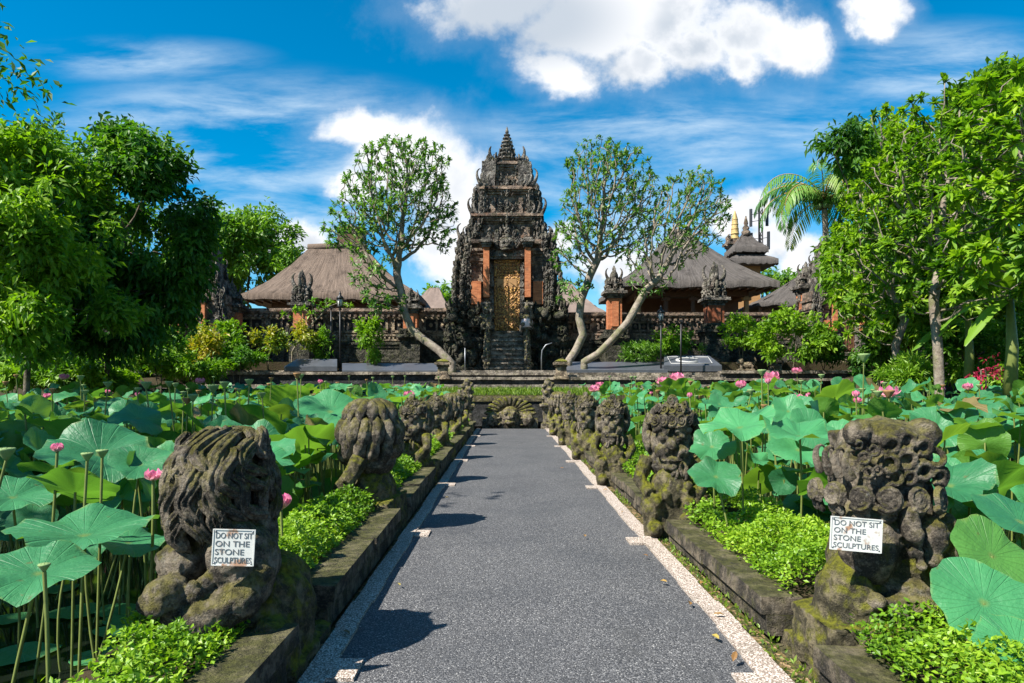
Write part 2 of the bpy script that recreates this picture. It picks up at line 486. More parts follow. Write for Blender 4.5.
def asphalt():
    m, t, out = new_mat('washed_pebble_paving')
    P = pos(t)
    nd = t.n('ShaderNodeTexVoronoi', feature='F1', ins={'Vector': P, 'Scale': 115.0})
    nd2 = t.n('ShaderNodeTexVoronoi', feature='F1', ins={'Vector': P, 'Scale': 130.0})
    r = t.n('ShaderNodeSeparateColor', ins={0: nd.outputs['Color']}).outputs[0]
    big = t.noise(P, 0.9, 5, 0.6)
    med = t.noise(P, 5.0, 5, 0.7)
    peb = t.ramp(r, [(0.0, (0.043, 0.042, 0.043)), (0.45, (0.094, 0.093, 0.095)), (0.8, (0.148, 0.147, 0.15)), (0.94, (0.225, 0.222, 0.222)), (1.0, (0.4, 0.39, 0.37))])
    c = t.mix(t.smooth(nd.outputs['Distance'], 0.45, 0.7), peb, (0.03, 0.031, 0.035))
    c = t.mix(t.math('MULTIPLY', t.smooth(big, 0.42, 0.68), 0.35), c, (0.035, 0.038, 0.044))
    c = t.mix(t.math('MULTIPLY', t.smooth(med, 0.56, 0.72), 0.25), c, (0.14, 0.135, 0.13))
    stn = t.noise(t.vmath('MULTIPLY', P, (1.0, .45, 1)), 1.7, 7, 0.75, 0.6)
    c = t.mix(t.math('MULTIPLY', t.smooth(stn, 0.57, 0.66), 0.45), c, (0.05, 0.05, 0.05))
    h = t.math('SUBTRACT', t.math('SUBTRACT', 1.0, nd.outputs['Distance']), t.math('MULTIPLY', nd2.outputs['Distance'], 0.3))
    principled(t, out, c, 0.72, h, 0.8, 0.006, 0.35)
    return m
M['asphalt'] = asphalt()
def whitestrip():
    m, t, out = new_mat('cream_pebble_edging')
    P = pos(t)
    nd = t.n('ShaderNodeTexVoronoi', feature='F1', ins={'Vector': P, 'Scale': 95.0})
    r = t.n('ShaderNodeSeparateColor', ins={0: nd.outputs['Color']}).outputs[1]
    peb = t.ramp(r, [(0.0, (0.22, 0.17, 0.14)), (0.4, (0.44, 0.37, 0.32)), (1.0, (0.66, 0.6, 0.53))])
    c = t.mix(t.smooth(nd.outputs['Distance'], 0.4, 0.7), peb, (0.17, 0.13, 0.10))
    st = t.smooth(t.noise(P, 2.6, 6, 0.7), 0.52, 0.72)
    c = t.mix(t.math('MULTIPLY', st, 0.6), c, (0.10, 0.085, 0.06))
    principled(t, out, c, 0.8, nd.outputs['Distance'], 0.6, 0.005, 0.25)
    return m
M['edging'] = whitestrip()
def soil():
    m, t, out = new_mat('damp_soil')
    P = pos(t)
    n = t.noise(P, 1.5, 7, 0.7); n2 = t.noise(P, 14, 5, 0.7)
    c = t.mix(n, (0.02, 0.016, 0.010), (0.07, 0.052, 0.03))
    c = t.mix(t.smooth(n2, 0.5, 0.7), c, (0.035, 0.05, 0.012))
    principled(t, out, c, 0.95, n2, 0.8, 0.04, 0.1)
    return m
M['soil'] = soil()
def water():
    m, t, out = new_mat('dark_pond_water')
    P = pos(t)
    n = t.noise(P, 3.0, 3, 0.5)
    c = t.mix(t.smooth(t.noise(P, 0.8, 4), 0.45, 0.7), (0.006, 0.009, 0.006), (0.018, 0.022, 0.009))
    principled(t, out, c, 0.06, n, 0.06, 0.02, 0.5)
    return m
M['water'] = water()
def litter():
    m, t, out = new_mat('gutter_litter')
    P = pos(t)
    v = t.n('ShaderNodeTexVoronoi', feature='F1', ins={'Vector': P, 'Scale': 38.0})
    r = t.n('ShaderNodeSeparateColor', ins={0: v.outputs['Color']}).outputs[0]
    c = t.ramp(r, [(0, (0.025, 0.02, 0.012)), (0.5, (0.06, 0.07, 0.015)), (0.75, (0.12, 0.08, 0.03)), (1, (0.3, 0.2, 0.11))])
    principled(t, out, c, 0.9, v.outputs['Distance'], 0.8, 0.02, 0.2)
    return m
M['litter'] = litter()

def leaf_mat(name, cols, transl=0.35, tcol=None, rough=0.45, spec=0.4):
    """cols: ramp over the per-leaf random value"""
    m, t, out = new_mat(name)
    a = t.n('ShaderNodeAttribute', attribute_name='rnd')
    k = len(cols)
    c = t.ramp(a.outputs['Fac'], [(i / max(1, k - 1), cc) for i, cc in enumerate(cols)])
    p = principled(t, None, c, rough, None, 0, 0, spec)
    tr = t.n('ShaderNodeBsdfTranslucent')
    tc = t.mix(1.0, c, tcol or (1.5, 1.7, 0.5), 'MULTIPLY')
    t.link(tc, tr.inputs[0])
    mx = t.n('ShaderNodeMixShader', ins={0: transl, 1: p.outputs[0], 2: tr.outputs[0]})
    t.link(mx.outputs[0], out.inputs[0])
    return m
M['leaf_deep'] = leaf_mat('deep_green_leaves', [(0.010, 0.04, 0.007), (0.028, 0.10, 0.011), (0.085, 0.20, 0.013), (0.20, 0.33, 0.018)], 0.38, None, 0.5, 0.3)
M['leaf_fresh'] = leaf_mat('fresh_green_leaves', [(0.025, 0.075, 0.008), (0.085, 0.19, 0.011), (0.18, 0.31, 0.015), (0.29, 0.41, 0.03)], 0.38, None, 0.5, 0.3)
M['leaf_frang'] = leaf_mat('frangipani_leaves', [(0.03, 0.08, 0.014), (0.06, 0.15, 0.02), (0.10, 0.22, 0.03), (0.19, 0.30, 0.05)])
M['leaf_back'] = leaf_mat('yellow_green_leaves', [(0.04, 0.11, 0.012), (0.09, 0.2, 0.015), (0.17, 0.30, 0.02), (0.24, 0.37, 0.03)])
M['leaf_croton'] = leaf_mat('croton_leaves', [(0.06, 0.13, 0.012), (0.12, 0.2, 0.015), (0.35, 0.3, 0.02), (0.45, 0.16, 0.03)])
M['leaf_red'] = leaf_mat('crimson_leaves', [(0.25, 0.01, 0.03), (0.45, 0.02, 0.08)], 0.3, (1.4, 0.8, 0.8))
M['cover'] = leaf_mat('ground_cover_leaves', [(0.03, 0.08, 0.008), (0.10, 0.21, 0.010), (0.18, 0.32, 0.014), (0.30, 0.42, 0.03)], 0.3)
M['grass'] = leaf_mat('grass_blades', [(0.06, 0.12, 0.012), (0.12, 0.2, 0.015), (0.2, 0.28, 0.03)], 0.3)
M['palm'] = leaf_mat('palm_leaflets', [(0.04, 0.13, 0.03), (0.07, 0.2, 0.035), (0.12, 0.26, 0.04), (0.3, 0.32, 0.06)], 0.3)
M['leaf_dry'] = leaf_mat('dry_leaves', [(0.16, 0.08, 0.03), (0.3, 0.17, 0.05), (0.35, 0.28, 0.06)], 0.15)
M['stalk'] = simple('lotus_stalk', (0.13, 0.16, 0.035), 0.6, 0.5, 12)
M['pod'] = simple('lotus_seed_pod', (0.17, 0.25, 0.09), 0.7, 0.35, 30)
M['pod_brown'] = simple('dry_seed_pod', (0.24, 0.13, 0.05), 0.8, 0.35, 30)

def bark(name, a, b, green=0.3):
    m, t, out = new_mat(name)
    P = pos(t)
    n = t.noise(P, 5, 6, 0.7); n2 = t.noise(P, 22, 4, 0.7)
    c = t.mix(t.smooth(n, 0.35, 0.65), a, b)
    c = t.mix(t.math('MULTIPLY', t.smooth(t.noise(P, 2.2, 5, 0.7), 0.48, 0.62), green), c, (0.10, 0.12, 0.025))
    principled(t, out, c, 0.9, t.math('ADD', n, n2), 0.8, 0.03, 0.2)
    return m
M['bark'] = bark('frangipani_bark', (0.15, 0.12, 0.095), (0.28, 0.24, 0.19), 0.5)
M['bark_dark'] = bark('dark_bark', (0.05, 0.04, 0.03), (0.16, 0.13, 0.10), 0.3)

def lotus_mat(name, top, top2, under, transl=0.4, edge=(0.35, 0.3, 0.06)):
    m, t, out = new_mat(name)
    uv = t.n('ShaderNodeTexCoord').outputs['UV']
    s = t.n('ShaderNodeSeparateXYZ', ins={0: uv}).outputs
    rr = t.math('SQRT', t.math('ADD', t.math('MULTIPLY', s[0], s[0]), t.math('MULTIPLY', s[1], s[1])))
    an = t.math('ARCTAN2', s[1], s[0])
    vein = t.math('ABSOLUTE', t.math('SINE', t.math('MULTIPLY', an, 10.5)))
    vein = t.math('SUBTRACT', 1.0, t.smooth(vein, 0.02, 0.22))
    # side veins fork off towards the rim
    v2 = t.math('ABSOLUTE', t.math('SINE', t.math('ADD', t.math('MULTIPLY', an, 21.0), t.math('MULTIPLY', rr, 5.0))))
    v2 = t.math('MULTIPLY', t.math('SUBTRACT', 1.0, t.smooth(v2, 0.02, 0.2)), t.smooth(rr, 0.45, 0.7))
    vn = t.math('MAXIMUM', vein, t.math('MULTIPLY', v2, 0.6))
    P = pos(t)
    n = t.noise(P, 7, 5, 0.65)
    a = t.n('ShaderNodeAttribute', attribute_name='rnd').outputs['Fac']
    c = t.mix(t.math('ADD', t.math('MULTIPLY', n, 0.5), t.math('MULTIPLY', a, 0.5)), top, top2)
    c = t.mix(t.math('MULTIPLY', vn, 0.16), c, tuple(min(1, v * 1.5 + 0.02) for v in top2))
    c = t.mix(t.math('MULTIPLY', t.smooth(rr, 0.14, 0.0), 0.8), c, (0.16, 0.24, 0.06))
    e = t.math('MULTIPLY', t.smooth(t.math('ADD', rr, t.math('MULTIPLY', t.math('SUBTRACT', n, 0.5), 0.5)), 0.95, 1.1), 0.4)
    c = t.mix(e, c, edge)
    c = t.mix(t.math('MULTIPLY', t.smooth(t.noise(P, 16, 4), 0.66, 0.74), 0.5), c, (0.14, 0.09, 0.03))
    geo = t.n('ShaderNodeNewGeometry')
    uc = t.mix(t.math('MULTIPLY', vn, 0.5), under, tuple(v * 1.6 for v in under))
    c = t.mix(geo.outputs['Backfacing'], c, uc)
    p = principled(t, None, c, 0.47, t.math('ADD', t.math('MULTIPLY', vn, -0.25), t.math('MULTIPLY', n, 1.4)), 0.7, 0.02, 0.42)
    tr = t.n('ShaderNodeBsdfTranslucent')
    tcol = t.mix(t.math('MULTIPLY', vn, 0.4), (0.13, 0.34, 0.025), (0.06, 0.19, 0.015))
    t.link(t.mix(a, tcol, (0.24, 0.42, 0.025)), tr.inputs[0])
    mx = t.n('ShaderNodeMixShader', ins={0: transl, 1: p.outputs[0], 2: tr.outputs[0]})
    t.link(mx.outputs[0], out.inputs[0])
    return m
M['lotus'] = lotus_mat('lotus_leaf_blade', (0.012, 0.09, 0.04), (0.075, 0.32, 0.115), (0.09, 0.20, 0.03), 0.28)
M['lotus_yellow'] = lotus_mat('backlit_tint_lotus_blade', (0.035, 0.15, 0.03), (0.11, 0.31, 0.06), (0.09, 0.22, 0.025), 0.42)  # glow of backlit leaves put into the colour: yellower, more translucent blade
M['lotus_dry'] = lotus_mat('withered_lotus_blade', (0.10, 0.07, 0.03), (0.22, 0.17, 0.06), (0.16, 0.12, 0.05), 0.25)
M['pad'] = lotus_mat('floating_pad', (0.03, 0.15, 0.06), (0.08, 0.27, 0.09), (0.1, 0.18, 0.05), 0.15)
def petal():
    m, t, out = new_mat('lotus_petal')
    uv = t.n('ShaderNodeTexCoord').outputs['UV']
    v = t.n('ShaderNodeSeparateXYZ', ins={0: uv}).outputs[1]
    c = t.ramp(v, [(0, (0.8, 0.62, 0.5)), (0.35, (0.85, 0.5, 0.56)), (1, (0.78, 0.17, 0.36))])
    p = principled(t, None, c, 0.5, None, 0, 0, 0.3)
    tr = t.n('ShaderNodeBsdfTranslucent'); t.link(c, tr.inputs[0])
    mx = t.n('ShaderNodeMixShader', ins={0: 0.4, 1: p.outputs[0], 2: tr.outputs[0]})
    t.link(mx.outputs[0], out.inputs[0])
    return m
M['petal'] = petal()
def signmat():
    m, t, out = new_mat('weathered_white_enamel')
    P = pos(t)
    n = t.noise(P, 18, 6, 0.7)
    c = t.mix(t.math('MULTIPLY', t.smooth(n, 0.5, 0.75), 0.6), (0.56, 0.56, 0.53), (0.33, 0.31, 0.27))
    c = t.mix(t.math('MULTIPLY', t.smooth(t.noise(P, 9, 4), 0.62, 0.7), 0.8), c, (0.30, 0.13, 0.05))
    principled(t, out, c, 0.4, n, 0.1, 0.002, 0.5)
    return m
M['sign'] = signmat()
M['ink'] = simple('faded_black_lettering', (0.10, 0.11, 0.12), 0.6, 0.5, 40, 0.0)
# ------------------------------------------------------------------ ground, water, path
def sstep(a, b, x):
    t = np.clip((np.asarray(x, float) - a) / (b - a), 0, 1); return t * t * (3 - 2 * t)
def ground_h(x, y):
    x = np.asarray(x, float); y = np.asarray(y, float)
    ylim = 26.3 - 7.5 * sstep(9, 13, np.abs(x))
    k = sstep(0, 1.6, y - ylim)
    side = np.maximum(sstep(21, 23, np.abs(x)), sstep(-3.5, -5, y))
    k = np.maximum(k, side)
    lo = 1 - sstep(12.5, 15, np.abs(x))
    hb = 0.95 + 1.1 * sstep(24, 30, y) - lo * (0.45 + 1.1 * sstep(24, 30, y) * (1 - sstep(32, 34, y)))
    h = -0.95 + k * (hb + 0.95)
    P = np.stack([x * 0.35, y * 0.35, x * 0], -1).reshape(-1, 3)
    h = h + (fbm(P, 3).reshape(x.shape)) * 0.16 * k
    return h
def build_ground():
    ax = np.concatenate([[-1500, -600, -250, -120, -70, -45, -34], np.linspace(-28, 28, 113), [34, 45, 70, 120, 250, 600, 1500]])
    ay = np.concatenate([[-1500, -600, -200, -80, -30, -12], np.linspace(-6, 44, 101), [50, 60, 75, 100, 150, 260, 600, 1500]])
    X, Y = np.meshgrid(ax, ay)
    Z = ground_h(X, Y)
    V = np.stack([X, Y, Z], -1).reshape(-1, 3)
    nx, ny = len(ax), len(ay)
    i = np.arange((nx - 1) * (ny - 1)); a = (i // (nx - 1)) * nx + i % (nx - 1)
    o = np_mesh('ground', V, [np.stack([a, a + 1, a + nx + 1, a + nx], 1)], M['soil'], smooth=True)
    tag(o, kind='structure')
build_ground()
w = MB(); w.add([(-24, -6, -0.38), (24, -6, -0.38), (24, 28, -0.38), (-24, 28, -0.38)], [(0, 1, 2, 3)])
tag(w.build('water', M['water']), kind='structure')

PL, PR = -0.98, 1.385           # paved edges
LST = [(-1.66, 4.1), (-1.52, 7.6), (-1.50, 11.2), (-1.48, 14.7), (-1.46, 18.1), (-1.45, 21.6)]
RST = [(2.16, 4.0), (1.77, 7.35), (1.70, 11.0), (1.70, 14.6), (1.66, 18.1), (1.62, 21.6)]

def grid_sheet(name, x0, x1, y0, y1, z, mat, nx, ny, wob=0.0):
    ax = np.linspace(x0, x1, nx + 1); ay = np.linspace(y0, y1, ny + 1)
    X, Y = np.meshgrid(ax, ay)
    P = np.stack([X * 0.7, Y * 0.7, X * 0 + 2], -1).reshape(-1, 3)
    Z = z + fbm(P, 3).reshape(X.shape) * wob
    V = np.stack([X, Y, Z], -1).reshape(-1, 3); n1 = nx + 1
    i = np.arange(nx * ny); a = (i // nx) * n1 + i % nx
    return np_mesh(name, V, [np.stack([a, a + 1, a + n1 + 1, a + n1], 1)], mat, smooth=True)
# causeway body below the paving
b = MB()
b.box((0.2, 10.6, -0.53), (3.3, 29.2, 0.94))
tag(b.build('causeway', M['curb']), kind='structure')
tag(grid_sheet('path', PL - 0.05, PR + 0.05, -4, 25.0, 0.0, M['asphalt'], 14, 120, 0.012), kind='structure')
# pale pebble edging with a tab beside every statue
def edging():
    mb = MB()
    for side, sts in ((-1, LST), (1, RST)):
        xi = PL if side < 0 else PR
        y = -4.0
        while y < 25.0:
            y2 = min(25.0, y + 0.5)
            wv = 0.14 if side < 0 else 0.155
            j = [random.uniform(-.012, .012) for _ in range(2)]
            mb.box((xi + side * wv / 2 + j[0], (y + y2) / 2, 0.004), (wv, y2 - y, 0.03))
            y = y2
        for (sx, sy) in sts:
            mb.box((xi - side * 0.076, sy - 0.38 + (0.1 if side < 0 else 0), 0.004), (0.15, 0.27, 0.028))
    o = mb.build('path_edging', M['edging']); tag(o, kind='structure')
edging()
def gutters():
    mb = MB()
    mb.box((-1.12, 10.5, -0.02), (0.06, 29, 0.04)); mb.box((1.60, 10.5, -0.02), (0.09, 29, 0.04))
    tag(mb.build('gutter', M['litter']), kind='structure')
gutters()
def kerbs():
    mb = MB(); md = MB()
    for side, sts in ((-1, LST), (1, RST)):
        x = -1.265 if side < 0 else 1.755
        segs = []; y = -4.0
        for (sx, sy) in sts + [(0, 25.2)]:
            segs.append((y, sy - 0.36)); y = sy + 0.36
        for (a, c) in segs:
            n = max(1, int(round((c - a) / 1.15)))
            L = (c - a) / n
            for k in range(n):
                ya = a + k * L
                hh = (0.225 if side > 0 else 0.30) + random.uniform(-.012, .012)
                dx = random.uniform(-.012, .012)
                mb.box((x + dx, ya + L / 2, hh - 0.055), (0.27, L - 0.012, 0.11), rz=random.uniform(-.006, .006), jit=0.008)
                mb.box((x + dx * 0.3 + side * 0.02, ya + L / 2, hh / 2 - 0.055), (0.23, L - 0.008, hh - 0.11), m=0, jit=0.005)
    tag(mb.build('kerb', M['curb']), kind='structure')
    bd = MB()
    bd.box((-1.78, 10.6, -0.4), (0.68, 29.2, 1.16)); bd.box((2.32, 10.6, -0.4), (0.9, 29.2, 1.16))
    tag(bd.build('planter_bed', M['soil']), kind='structure')
kerbs()

# ------------------------------------------------------------------ carved ornament
def horn(mb, p, out, s, turns=0.75, m=0, n=5, seg=8, up=Vector((0, 0, 1)), r0=0.16):
    """an upswept scroll"""
    out = Vector(out).normalized(); pts = []; rr = []
    c = Vector(p)
    ang = 0.2
    cur = c.copy(); step = s / seg
    for i in range(seg + 1):
        t = i / seg
        pts.append(cur.copy()); rr.append(s * r0 * (1 - t * 0.85))
        a = 0.35 + t * turns * 2 * PI * t
        cur = cur + (out * math.cos(PI / 2 * 0.4 + a) + up * math.sin(PI / 2 * 0.4 + a)) * step * (1.3 - 0.5 * t)
    mb.tube(pts, rr, n, m)
def karang(mb, p, out, s, m=0):
    """carved corner mask with upswept flames"""
    out = Vector(out).normalized(); p = Vector(p); sd = Vector((-out.y, out.x, 0))
    mb.ell(p, (s * .30, s * .30, s * .28), 7, 5, m)
    mb.ell(p + out * s * .25 - Vector((0, 0, s * .08)), (s * .16, s * .16, s * .12), 6, 4, m)
    for q in (-1, 1):
        mb.ell(p + out * s * .2 + sd * q * s * .17 + Vector((0, 0, s * .1)), s * .08, 5, 4, m)
        horn(mb, p + sd * q * s * .25 + Vector((0, 0, s * .1)), out + sd * q * .8, s * .75, .6, m)
    horn(mb, p + Vector((0, 0, s * .1)), out, s * 1.0, .95, m, r0=.2)
    horn(mb, p + Vector((0, 0, s * .2)) - out * s * .1, out, s * .9, .55, m, r0=.2)
    c_ = p + out * s * .18 + Vector((0, 0, -s * .3)); pts = []
    for i in range(12):
        a = i * .8; rr_ = s * (.26 - i * .018); pts.append(c_ + sd * math.cos(a) * rr_ + Vector((0, 0, math.sin(a) * rr_)) + out * s * .012 * i)
    mb.tube(pts, [s * .085 * (1 - i * .05) for i in range(12)], 5, m)
def lumps(mb, x0, x1, y, z0, z1, n, s0, s1, out=(0, -1, 0), m=0):
    for _ in range(n):
        s = random.uniform(s0, s1)
        p = Vector((random.uniform(x0, x1), y + random.uniform(-.1, .1), random.uniform(z0, z1)))
        k = random.random()
        if k < .45: mb.ell(p, (s * random.uniform(.7, 1.2), s * .8, s * random.uniform(.6, 1.1)), 7, 5, m)
        elif k < .8: horn(mb, p, Vector((random.uniform(-1, 1), -.7, 0)), s * 2.4, random.uniform(.4, .9), m)
        else:
            # coiled rosette
            pts = []
            for i in range(13):
                a = i * .75; r = s * (1.2 - i * .085)
                pts.append(p + Vector((math.cos(a) * r, -i * .012, math.sin(a) * r)))
            mb.tube(pts, [s * .28 * (1 - i * .04) for i in range(13)], 5, m)
def moulding(mb, cx, cy, z, w, d, prof, m=0):
    """stack of plain courses: prof = [(extra half width, height)]"""
    for (e, h) in prof:
        mb.box((cx, cy, z + h / 2), (w + 2 * e, d + 2 * e, h), m=m, jit=0.012)
        z += h
    return z

# ------------------------------------------------------------------ the great gate (local: facade y = 0, terrace z = 0)
def make_gate(seed=3):
    random.seed(seed)
    root = empty('temple_gate')
    Z = lambda py: (372 - py) * 0.0527
    # podium with dark carved boulders either side of the stair
    pod = MB()
    for q in (-1, 1):
        z = moulding(pod, q * 2.15, 1.9, 0, 1.7, 3.9, [(.16, .3), (.05, .25), (0, .85), (.06, .2), (.14, .22)])
        z = moulding(pod, q * 2.05, 2.1, z, 1.6, 3.4, [(.02, .5), (.1, .25), (.2, .2), (.05, .36)])
        lumps(pod, q * 2.15 - .95, q * 2.15 + .95, -.12, .3, 3.3, 46, .14, .32)
        lumps(pod, q * 2.15 - .85, q * 2.15 + .85, .35, 2.2, 3.5, 22, .15, .3)
        for k in range(16):
            karang(pod, (q * (3.05 + random.uniform(-.05, .1)), random.uniform(0, 3.2), random.uniform(.5, 3.2)), (q, -.1, 0), random.uniform(.3, .55))
        for (xx, zz, s) in ((2.9, 1.9, .6), (2.9, 3.2, .62), (1.45, 3.2, .45), (2.1, 3.3, .5), (2.9, .8, .55)):
            karang(pod, (q * xx, -.1, zz), (q * .5, -1, 0), s)
    pod.box((0, 2.4, 1.0), (2.7, 3.4, 2.1)); 
    pod.build('podium', M['podium'], root)
    # body
    body = MB()
    zb = 3.35
    body.box((0, 1.75, (zb + Z(245)) / 2 - .6), (3.6, 2.9, Z(245) - zb + 1.2))
    for q in (-1, 1):
        x = q * 1.57
        z = moulding(body, x, .75, 2.35, .56, 1.2, [(.12, .2), (.06, .16), (0, .35), (.08, .16), (0.0, .06)])
        # carved rosette panel above the outer brick
        z = moulding(body, x, .75, Z(284), .56, 1.2, [(.07, .14), (0, .75), (.07, .14), (.14, .14), (.05, .2), (.16, .16), (.22, .14)])
        # corner pilaster beyond
        z = moulding(body, q * 2.25, 1.3, 3.3, .7, 1.8, [(.1, .25), (.02, .9), (.12, .2), (.0, .7), (.12, .2), (.2, .16), (0, .5), (.1, .2), (-.05, .6)])
    body.build('tower_body', M['gate_plain'], root)
    # orange brick pilasters
    for q in (-1, 1):
        p = MB(); p.box((q * 1.05, -.30, (Z(300) + Z(253)) / 2), (.30, .34, Z(253) - Z(300)))
        p.build('brick_pilaster', M['brick'], root)
        p = MB(); p.box((q * 1.58, .06, (Z(306) + Z(284)) / 2), (.5, .3, Z(284) - Z(306)))
        p.build('brick_panel', M['brick'], root)
    # portal surround
    por = MB()
    for q in (-1, 1):
        moulding(por, q * .78, .02, Z(332), .2, .5, [(.05, .3), (0, .5), (.05, .12), (0, 1.3), (.05, .12), (0, 1.0)])
        moulding(por, q * 1.05, -.28, Z(332), .34, .5, [(.05, .25), (0, .3), (.04, .1), (0, .5), (.06, .14), (.1, .12)])
        moulding(por, q * 1.05, -.28, Z(253), .36, .44, [(.04, .12), (.1, .12), (.17, .12), (.05, .12)])
        for k in range(9):
            horn(por, (q * .80, -.27, Z(332) + .5 + k * .34), (q, -.5, 0), .3, .8)
    z = moulding(por, 0, .1, Z(263), 1.8, .5, [(.03, .12), (.1, .1), (.02, .2)])
    # mask over the lintel
    mz = Z(250)
    por.ell((0, -.25, mz), (.42, .3, .40), 12, 9)
    por.ell((0, -.52, mz - .08), (.14, .14, .12)); por.ell((0, -.48, mz - .26), (.26, .14, .09))
    for q in (-1, 1):
        por.ell((q * .17, -.5, mz + .1), .085, 8, 6)
        for k in range(7):
            a = -.4 + k * .38
            horn(por, (q * (.38 + .05 * math.cos(a)), -.3, mz + .45 * math.sin(a) - .05), (q * math.cos(a), -.2, 0), .6 - .03 * k, .5, up=Vector((q * .2, 0, 1)))
    por.build('portal', M['gate_stone'], root)
    # door
    d = MB(); w = .64
    z0, z1, zl = Z(331), Z(280.5), Z(263.5)
    d.box((0, .16, (z0 + zl) / 2), (1.34, .08, zl - z0))
    for q in (-1, 1):
        d.box((q * (w - .06), .08, (z0 + zl) / 2), (.12, .14, zl - z0))
        d.box((q * .27, .085, (z0 + z1) / 2 - .1), (.44, .1, z1 - z0 - .5))
        for k in range(5):
            d.box((q * .27, .03, z0 + .3 + k * .45), (.3, .05, .3), M=Matrix.Rotation(PI / 4, 3, 'Y'))
            d.ell((q * .27, .02, z0 + .3 + k * .45), (.09, .05, .09), 8, 5)
    d.box((0, .03, (z0 + z1) / 2), (.08, .12, z1 - z0))
    door = d.build('door', M['gold'], root)
    d = MB(); d.box((0, .07, z1 + .02), (1.2, .12, .10)); d.box((0, .07, zl - .05), (1.2, .12, .10))
    for k in range(4): d.box((0, .08, z1 + .16 + k * .17), (1.04, .05, .07))
    for k in range(7): d.box((-.45 + k * .15, .10, (z1 + zl) / 2), (.05, .05, zl - z1 - .1))
    d.build('transom_lattice', M['gold'], door)
    d = MB()
    pts = [(-.5, z1 - .05), (.5, z1 - .05), (.5, z1 - .5), (.36, z1 - .36), (.2, z1 - .52), (0, z1 - .34), (-.2, z1 - .52), (-.36, z1 - .36), (-.5, z1 - .5)]
    vs = [(x, -.01, z) for x, z in pts] + [(x, .05, z) for x, z in pts]; n = len(pts)
    c0 = len(vs); vs += [(0, -.01, z1 - .15)]
    d.add(vs, [(i, (i + 1) % n, c0)[::-1] for i in range(n)] + [(i, (i + 1) % n, n + (i + 1) % n, n + i) for i in range(n)])
    d.build('scalloped_valance', M['wood_light'], door)
    # tiers
    prof_c = [(-.1, .1), (.02, .1), (.12, .12), (.2, .1), (.1, .08)]
    def tier(z0, z1, hw, hd, cw):
        t = MB()
        zt = z1 - .5
        t.box((0, 1.75, (z0 + zt) / 2), (2 * hw, 2 * hd, zt - z0 + .2))
        for k in range(2):
            t.box((0, 1.75, z0 + .12 + k * .22), (2 * hw + .16 - k * .1, 2 * hd + .16 - k * .1, .1))
        moulding(t, 0, 1.75, zt, 2 * cw, 2 * (cw * .85), prof_c)
        # framed panels on the face
        for q in (-1, 1): t.box((q * hw * .72, 1.75 - hd - .05, (z0 + zt) / 2), (hw * .22, .14, (zt - z0) * .8))
        return t.build('tier', M['gate_plain'], root)
    tier(Z(246), Z(217), 1.42, 1.25, 1.66)
    tier(Z(217), Z(189), 1.0, .95, 1.22)
    tier(Z(189), Z(163), .68, .66, .84)
    mc = MB(); moulding(mc, 0, 1.72, Z(249), 3.7, 3.0, [(.0, .1), (.12, .12), (.05, .1)]); mc.build('cornice', M['gate_plain'], root)
    # flame ornament that makes the silhouette
    orn = MB()
    sil = [(3.3, 3.0), (4.8, 3.05), (5.5, 2.9), (5.95, 2.75), (6.6, 2.55), (7.17, 2.38), (7.6, 2.12), (8.1, 2.06), (8.8, 2.05), (9.3, 1.96), (9.5, 1.7), (9.9, 1.62), (10.6, 1.48), (11.0, 1.25), (11.4, 1.1)]
    zz = [a for a, _ in sil]; ww = [b_ for _, b_ in sil]
    inner = lambda z: 1.85 if z < Z(246) else (1.42 if z < Z(222) else (1.0 if z < Z(192) else .68))
    for q in (-1, 1):
        for yf in (0, 1):
            z = 3.5
            while z < 11.0:
                W = float(np.interp(z, zz, ww)) * (.95 if z > 7 else (1.03 if z > 6.2 else .97)); wi = inner(z)
                s = random.uniform(.46, .66) if z < 7.5 else random.uniform(.40, .54)
                dep = 1.75 - (wi * .85 + .12) if yf == 0 else 1.75 + (wi * .85)
                karang(orn, (q * (W - s * .5), dep, z), (q * 1.0, -.35 if yf == 0 else .35, 0), s)
                if W - wi > .5: karang(orn, (q * (W - s * .45 - .42), dep - .1, z + .1), (q * .5, -1 if yf == 0 else 1, 0), s * .9)
                if W - wi > .85: karang(orn, (q * (wi + .15), dep - .06, z - .05), (q * .2, -1 if yf == 0 else 1, 0), s * .8)
                z += s * .62
        for z, W, wi in ((4.9, 2.55, 1.8), (6.3, 2.45, 1.8), (7.7, 2.0, 1.4), (9.0, 1.7, 1.0), (10.2, 1.4, .7)):
            orn.box((q * (W + wi) / 2 - q * .08, 1.75, z), (W - wi, 1.9, 1.5), jit=.05)
        # corner horns of each cornice
        for z, W in ((Z(246) + .1, 2.3), (Z(219), 1.75), (Z(191), 1.3)):
            for yy in (.3, 3.1):
                for k in range(3): horn(orn, (q * (W - .25 * k), yy, z), (q, -.4 if yy < 1 else .4, 0), .95 - .15 * k, .35, r0=.13)
    for z0_, z1_, hw_, hd_ in ((Z(243), Z(229), 1.3, 1.3), (Z(216), Z(203), .95, .98), (Z(189), Z(177), .65, .73)):
        lumps(orn, -hw_, hw_, 1.75 - hd_, z0_, z1_, 34, .07, .15)
    # central masks on the tiers
    for z, s, hd in ((Z(231), .55, 1.32), (Z(209), .5, 1.02), (Z(183), .4, .78), (Z(222), .42, 1.5), (Z(195), .34, 1.12)):
        karang(orn, (0, 1.75 - hd, z - .1), (0, -1, 0), s)
        for q in (-1, 1): horn(orn, (q * .25, 1.75 - hd, z - .2), (q, -.3, 0), s * .9, .8)
    lumps(orn, -1.2, 1.2, .25, Z(246) - .1, Z(246) + .35, 20, .08, .16)
    orn.build('flame_ornament', M['gate_stone'], root)
    # crown and stacked finial
    cr = MB()
    zc = Z(168)
